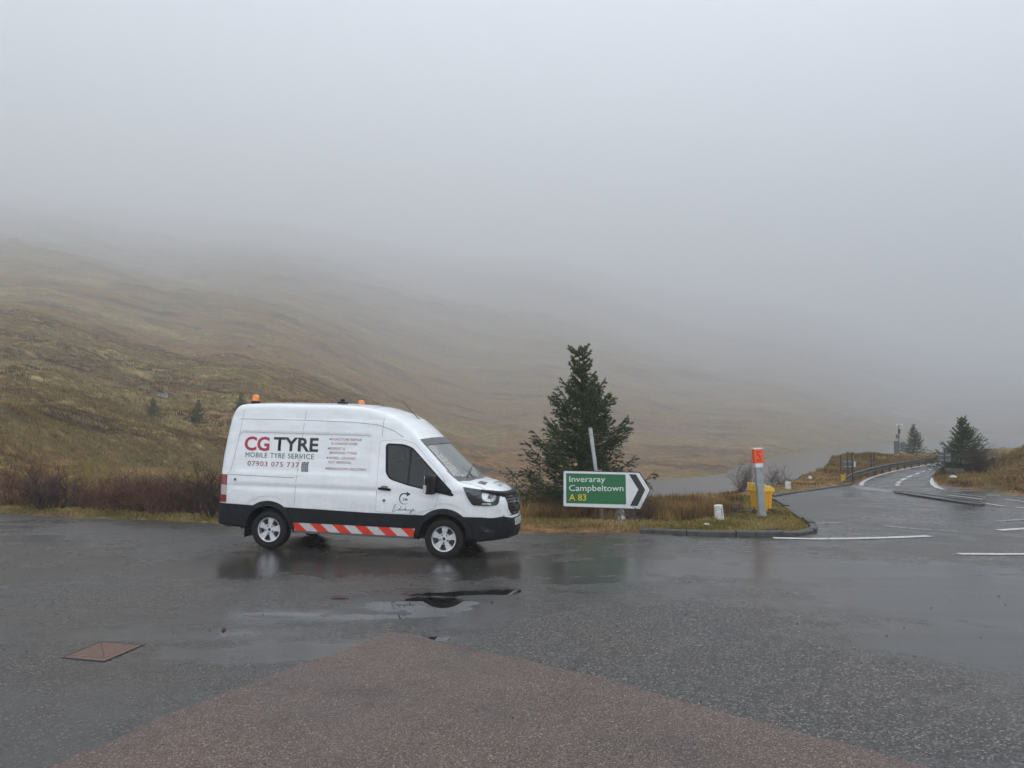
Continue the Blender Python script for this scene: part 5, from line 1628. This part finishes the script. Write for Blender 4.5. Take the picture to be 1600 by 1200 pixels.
def grit_bin():
    o = empty('grit_bin', onY(1186, 19.4), math.radians(10)); o.scale = (0.66, 0.80, 1.0)
    tag(o, 'yellow plastic grit bin standing behind the emergency phone post', 'grit bin')
    def frus(b, t, z0, z1):
        vs = [(sx * b[0] / 2, sy * b[1] / 2, z0) for sx, sy in ((-1, -1), (1, -1), (1, 1), (-1, 1))] + [(sx * t[0] / 2, sy * t[1] / 2, z1) for sx, sy in ((-1, -1), (1, -1), (1, 1), (-1, 1))]
        return vs, [(3, 2, 1, 0), (4, 5, 6, 7), (0, 1, 5, 4), (1, 2, 6, 5), (2, 3, 7, 6), (3, 0, 4, 7)]
    MB().add(*frus((0.50, 0.46), (0.60, 0.55), -0.02, 0.50)).build('bin_body', M['bin_yellow'], o, bevel=0.03)
    MB().add(*frus((0.61, 0.57), (0.63, 0.59), 0.43, 0.515)).build('bin_rim', M['bin_yellow'], o, bevel=0.015)
    lid = [(-0.36, 0.50), (0.35, 0.50), (0.35, 0.575), (0.24, 0.635), (-0.28, 0.71), (-0.37, 0.715)]
    MB().prism(lid, -0.325, 0.325, 'Y').build('bin_lid', M['bin_lid'], o, bevel=0.02)
    for x in (-0.16, 0.16): MB().box((x, -0.262, 0.22), (0.03, 0.03, 0.40)).build('bin_rib', M['bin_yellow'], o, bevel=0.008)
grit_bin()

def marker(u, Y, h, w, label, rx=0, ry=0):
    o = empty('marker_post', onY(u, Y)); o.rotation_euler = (rx, ry, 0.3)
    tag(o, label, 'marker post', 'white marker posts')
    pr = [(w * .52, -0.05), (w * .50, h * .3), (w * .46, h * .8), (w * .47, h * .84), (w * .47, h * .97), (w * .40, h), (0, h)]
    MB().lathe(pr, 8).build('post', M['marker_white'], o)
    MB().box((0.01, -w * .47, h * .42), (0.008, 0.02, h * .7)).build('crack', M['grey_plastic'], o)
marker(1121, 17.55, 0.33, 0.21, 'stubby cracked white marker post on the grass left of the phone', 0, math.radians(-5))
marker(1228, 26.6, 0.24, 0.20, 'stubby white marker post by the far kerb behind the phone')

def lump(name, loc, dims, seed, mat, label, cat, group=None):
    bm = bmesh.new(); bmesh.ops.create_icosphere(bm, subdivisions=3, radius=1.0)
    rnd = random.Random(seed); ox, oy = rnd.uniform(0, 50), rnd.uniform(0, 50)
    for v in bm.verts:
        n = v.co.copy()
        k = 1 + 0.55 * float(fbm(n.x * 1.6 + ox, n.y * 1.6 + n.z * 1.9 + oy, 4, seed))
        v.co = Vector((n.x * dims[0] * k, n.y * dims[1] * k, max(n.z, -0.4) * dims[2] * k))
    me = bpy.data.meshes.new(name); bm.to_mesh(me); bm.free()
    o = link(name, me, M[mat]); o.location = loc
    tag(o, label, cat, group)
    return o
p = onY(968, 17.4); lump('lichen_stump', (p.x, p.y, p.z + 0.08), (0.11, 0.10, 0.19), 3, 'stone', 'pale lichen-covered stump under the direction sign', 'stump')
p = onY(985, 17.8); lump('fallen_log', (p.x, p.y, p.z + 0.06), (0.30, 0.14, 0.16), 9, 'timber', 'dark mossy lump of wood beside the pale stump', 'log')
p = onY(1147, 19.0); lump('rubble_block', (p.x, p.y, p.z + 0.10), (0.10, 0.10, 0.13), 5, 'timber', 'dark upright block on the grass left of the grit bin', 'block')
def plank(u0, u1, Y, label, z=0.04, tilt=0.0, w=0.10):
    a, b = onY(u0, Y), onY(u1, Y + 0.3)
    d = b - a
    o = MB().box((0, 0, 0), (d.length, w, 0.04)).build('broken_plank', M['timber'], None, bevel=0.008)
    o.location = (a + b) / 2 + Vector((0, 0, z)); o.rotation_euler = (0, tilt, math.atan2(d.y, d.x))
    tag(o, label, 'plank', 'broken planks by the grit bin')
plank(1146, 1178, 18.9, 'long dark plank lying left of the grit bin')
plank(1162, 1176, 18.6, 'short pale tilted plank at the left foot of the grit bin', 0.07, math.radians(-24), 0.06)
plank(1198, 1218, 19.0, 'dark plank at the right foot of the grit bin', 0.04, math.radians(12))
plank(1196, 1218, 15.95, 'dark flat strip of wood lying just inside the kerb', 0.03, 0.0, 0.07)
p = onY(1101, 16.55); lump('crumpled_paper', (p.x, p.y, p.z + 0.03), (0.06, 0.04, 0.03), 12, 'litter', 'scrap of crumpled white litter on the grass by the kerb', 'litter')
p = G(350, 983); lump('brown_stone', (p.x, p.y, 0.012), (0.025, 0.02, 0.018), 14, 'rust', 'small brown stone on the tarmac right of the drain cover', 'stone')
p = G(530, 932.5); lump('red_leaf', (p.x, p.y, 0.006), (0.10, 0.05, 0.006), 15, 'leaf', 'flat dead red-brown leaf on the tarmac below the van', 'leaf')
p = onY(1262, 31.0); lump('white_stone', (p.x, p.y, p.z + 0.12), (0.07, 0.07, 0.07), 16, 'marker_white', 'small white stone on the grassy bank by the loch', 'stone')
p = onY(1485, 31.0); lump('pale_stone', (p.x, p.y, p.z + 0.1), (0.12, 0.08, 0.06), 17, 'litter', 'pale stone in the grass under the right-hand spruce', 'stone')
rnd_ = random.Random(8)
for k, (u, Y, r, lb) in enumerate(((254, 75, 0.5, 'pale slab of rock on the moor above the small lone conifer'), (432, 190, 0.9, 'pale boulder on the hillside above the van roof'), (308, 240, 0.9, 'small pale boulder high on the hillside left of the van'), (392, 205, 0.8, 'pale boulder on the hillside above the rear beacon'))):
    p = onY(u, Y); lump('boulder', (p.x, p.y, p.z + r * 0.2), (r, r * 0.7, r * 0.8), 30 + k, 'stone', lb, 'boulder', 'boulders on the hillside')

# ---- guardrail along the far road
def guardrail():
    px = [(1318, 757), (1335, 753.5), (1356, 746.5), (1385, 738.5), (1425, 730.5), (1472, 723)]
    pts = [Vector(G(u, v).xy) for u, v in px]
    dense = []
    for i in range(len(pts) - 1):
        n = max(2, int((pts[i + 1] - pts[i]).length / 0.8))
        for k in range(n): dense.append(pts[i].lerp(pts[i + 1], k / n))
    o = empty('guardrail', (dense[0].x, dense[0].y, 0))
    O = Vector((dense[0].x, dense[0].y))
    tag(o, 'low steel guardrail curving along the far road with a striped end plate', 'guardrail')
    prof = [(0.0, 0.20), (-0.045, 0.225), (-0.045, 0.26), (0.0, 0.29), (0.0, 0.32), (-0.045, 0.35), (-0.045, 0.385), (0.0, 0.41)]
    vs, fs = [], []
    for i, p in enumerate(dense):
        t = (dense[min(i + 1, len(dense) - 1)] - dense[max(i - 1, 0)]).normalized(); n = Vector((-t.y, t.x)) * -1
        sag = 0.15 * max(0, 1 - i / 2.0)
        for a, z in prof: vs.append((p.x - O.x - n.x * a, p.y - O.y - n.y * a, z - sag))
    P = len(prof)
    for i in range(len(dense) - 1):
        for k in range(P - 1): fs.append((i * P + k, i * P + k + 1, (i + 1) * P + k + 1, (i + 1) * P + k))
    me = MB().add(vs, fs).mesh('beam', False)
    b = link('beam', me, M['rail'], o); md = b.modifiers.new('s', 'SOLIDIFY'); md.thickness = 0.008
    for i in range(0, len(dense), 2):
        p = dense[i]
        MB().box((p.x - O.x, p.y - O.y + 0.06, 0.16), (0.08, 0.08, 0.54)).build('rail_post', M['timber'], o)
    pl = MB().box((-0.05, -0.10, 0.27), (0.17, 0.02, 0.28)).build('end_plate', M['sign_yellow'], o)
    for k in range(4):
        z = 0.14 + 0.075 * k
        MB().add([(-0.13, -0.112, z + 0.04), (0.03, -0.112, z - 0.03), (0.03, -0.112, z + 0.005), (-0.13, -0.112, z + 0.075)], [(0, 1, 2, 3)]).build('hazard_stripe', M['sign_black'], pl)
guardrail()

def back_sign(u, Y, bw, bh, zb, posts, top, label, extra=None, rz=0.0):
    base = onY(u, Y)
    o = empty('road_sign', base, rz)
    tag(o, label, 'road sign', 'road signs seen from behind')
    for x in posts:
        MB().tube([(x, 0, -0.1), (x, 0, top)], 0.028, 10).build('post', M['timber'], o)
    MB().box((0, 0.05, zb + bh / 2), (bw, 0.025, bh)).build('panel', M['sign_back'], o, bevel=0.004)
    for z in (0.25, 0.75):
        MB().box((0, 0.03, zb + bh * z), (bw * 0.92, 0.03, 0.035)).build('rail', M['galv'], o)
    if extra: extra(o)
    return o
def ex1(o):
    MB().tube([(-0.34, 0.05, 0.0), (-0.34, 0.05, 1.05)], 0.03, 8).build('post', M['timber'], o)
    MB().box((0.20, 0.03, 0.70), (0.05, 0.02, 0.22)).build('white_plate', M['phone_white'], o)
back_sign(1325, 30.5, 0.50, 0.40, 0.50, (-0.09, 0.10), 1.18, 'grey back of a road sign on two posts at the guardrail end', ex1)
back_sign(1360, 37.0, 0.34, 0.40, 0.10, (-0.06, 0.10), 0.85, 'low grey back of a sign on two posts halfway along the guardrail', None, 0.3)
def ex2(o):
    MB().box((0.42, 0.05, 0.20), (0.85, 0.025, 0.20)).build('lower_panel', M['sign_back'], o, bevel=0.004)
back_sign(1473, 34.0, 0.55, 0.42, 0.55, (-0.02,), 1.05, 'grey sign back half hidden in the right-hand spruce', ex2)
# ---- weather mast
def mast():
    o = empty('weather_mast', onY(1402, 60.0))
    tag(o, 'slim weather mast with instruments and cabinets beyond the guardrail', 'weather mast')
    MB().tube([(0, 0, -0.2), (0, 0, 2.25)], [0.05, 0.035], 8).build('mast', M['sign_back'], o)
    MB().tube([(-0.16, 0, 2.28), (0.32, 0, 2.28)], 0.022, 6).build('crossarm', M['sign_back'], o)
    for x in (-0.10, 0.28):
        MB().lathe([(0, 2.26), (0.06, 2.26), (0.07, 2.36), (0.04, 2.42), (0, 2.43)], 12, c=(x, 0, 0)).build('wind_sensor', M['phone_white'], o)
    MB().box((0.04, 0, 1.85), (0.14, 0.12, 0.35)).build('camera_housing', M['sign_black'], o, bevel=0.02)
    MB().box((-0.08, 0, 1.45), (0.24, 0.16, 0.30)).build('instrument_box', M['sign_back'], o, bevel=0.02)
    MB().box((-0.22, 0, 0.55), (0.26, 0.20, 1.1)).build('cabinet', M['sign_back'], o, bevel=0.02)
    MB().box((0.35, 0.1, 0.62), (0.30, 0.20, 0.75)).build('cabinet', M['sign_back'], o, bevel=0.02)
    MB().tube([(0.05, 0, 0.95), (0.75, 0, 0.0)], 0.02, 6).build('stay', M['sign_back'], o)
mast()
def thin_post(u, Y, h, label):
    o = empty('delineator_post', onY(u, Y)); tag(o, label, 'post')
    MB().tube([(0, 0, -0.1), (0, 0, h)], 0.03, 8).build('shaft', M['timber'], o)
    MB().box((0, -0.032, h - 0.12), (0.05, 0.01, 0.10)).build('reflector', M['marker_white'], o)
thin_post(1404, 47.0, 0.75, 'thin wooden post behind the guardrail below the weather mast')
thin_post(1429, 52.0, 0.8, 'thin wooden post behind the guardrail below the small spruce')
# ------------------------------------------------------------------ mist: one even box of air round everything
def haze():
    o = MB().box((0, 1550, 435), (13000, 3560, 900)).build('haze', None)
    m = bpy.data.materials.new('mist'); m.use_nodes = True
    n, l = m.node_tree.nodes, m.node_tree.links
    n.clear()
    out = n.new('ShaderNodeOutputMaterial'); v = n.new('ShaderNodeVolumePrincipled')
    v.inputs['Color'].default_value = (0.92, 0.945, 0.98, 1)
    v.inputs['Density'].default_value = 0.0016
    v.inputs['Anisotropy'].default_value = 0.25
    l.new(v.outputs['Volume'], out.inputs['Volume'])
    o.data.materials.append(m)
    tag(o, 'pale grey hill mist filling the whole glen', 'mist', kind='stuff')
haze()
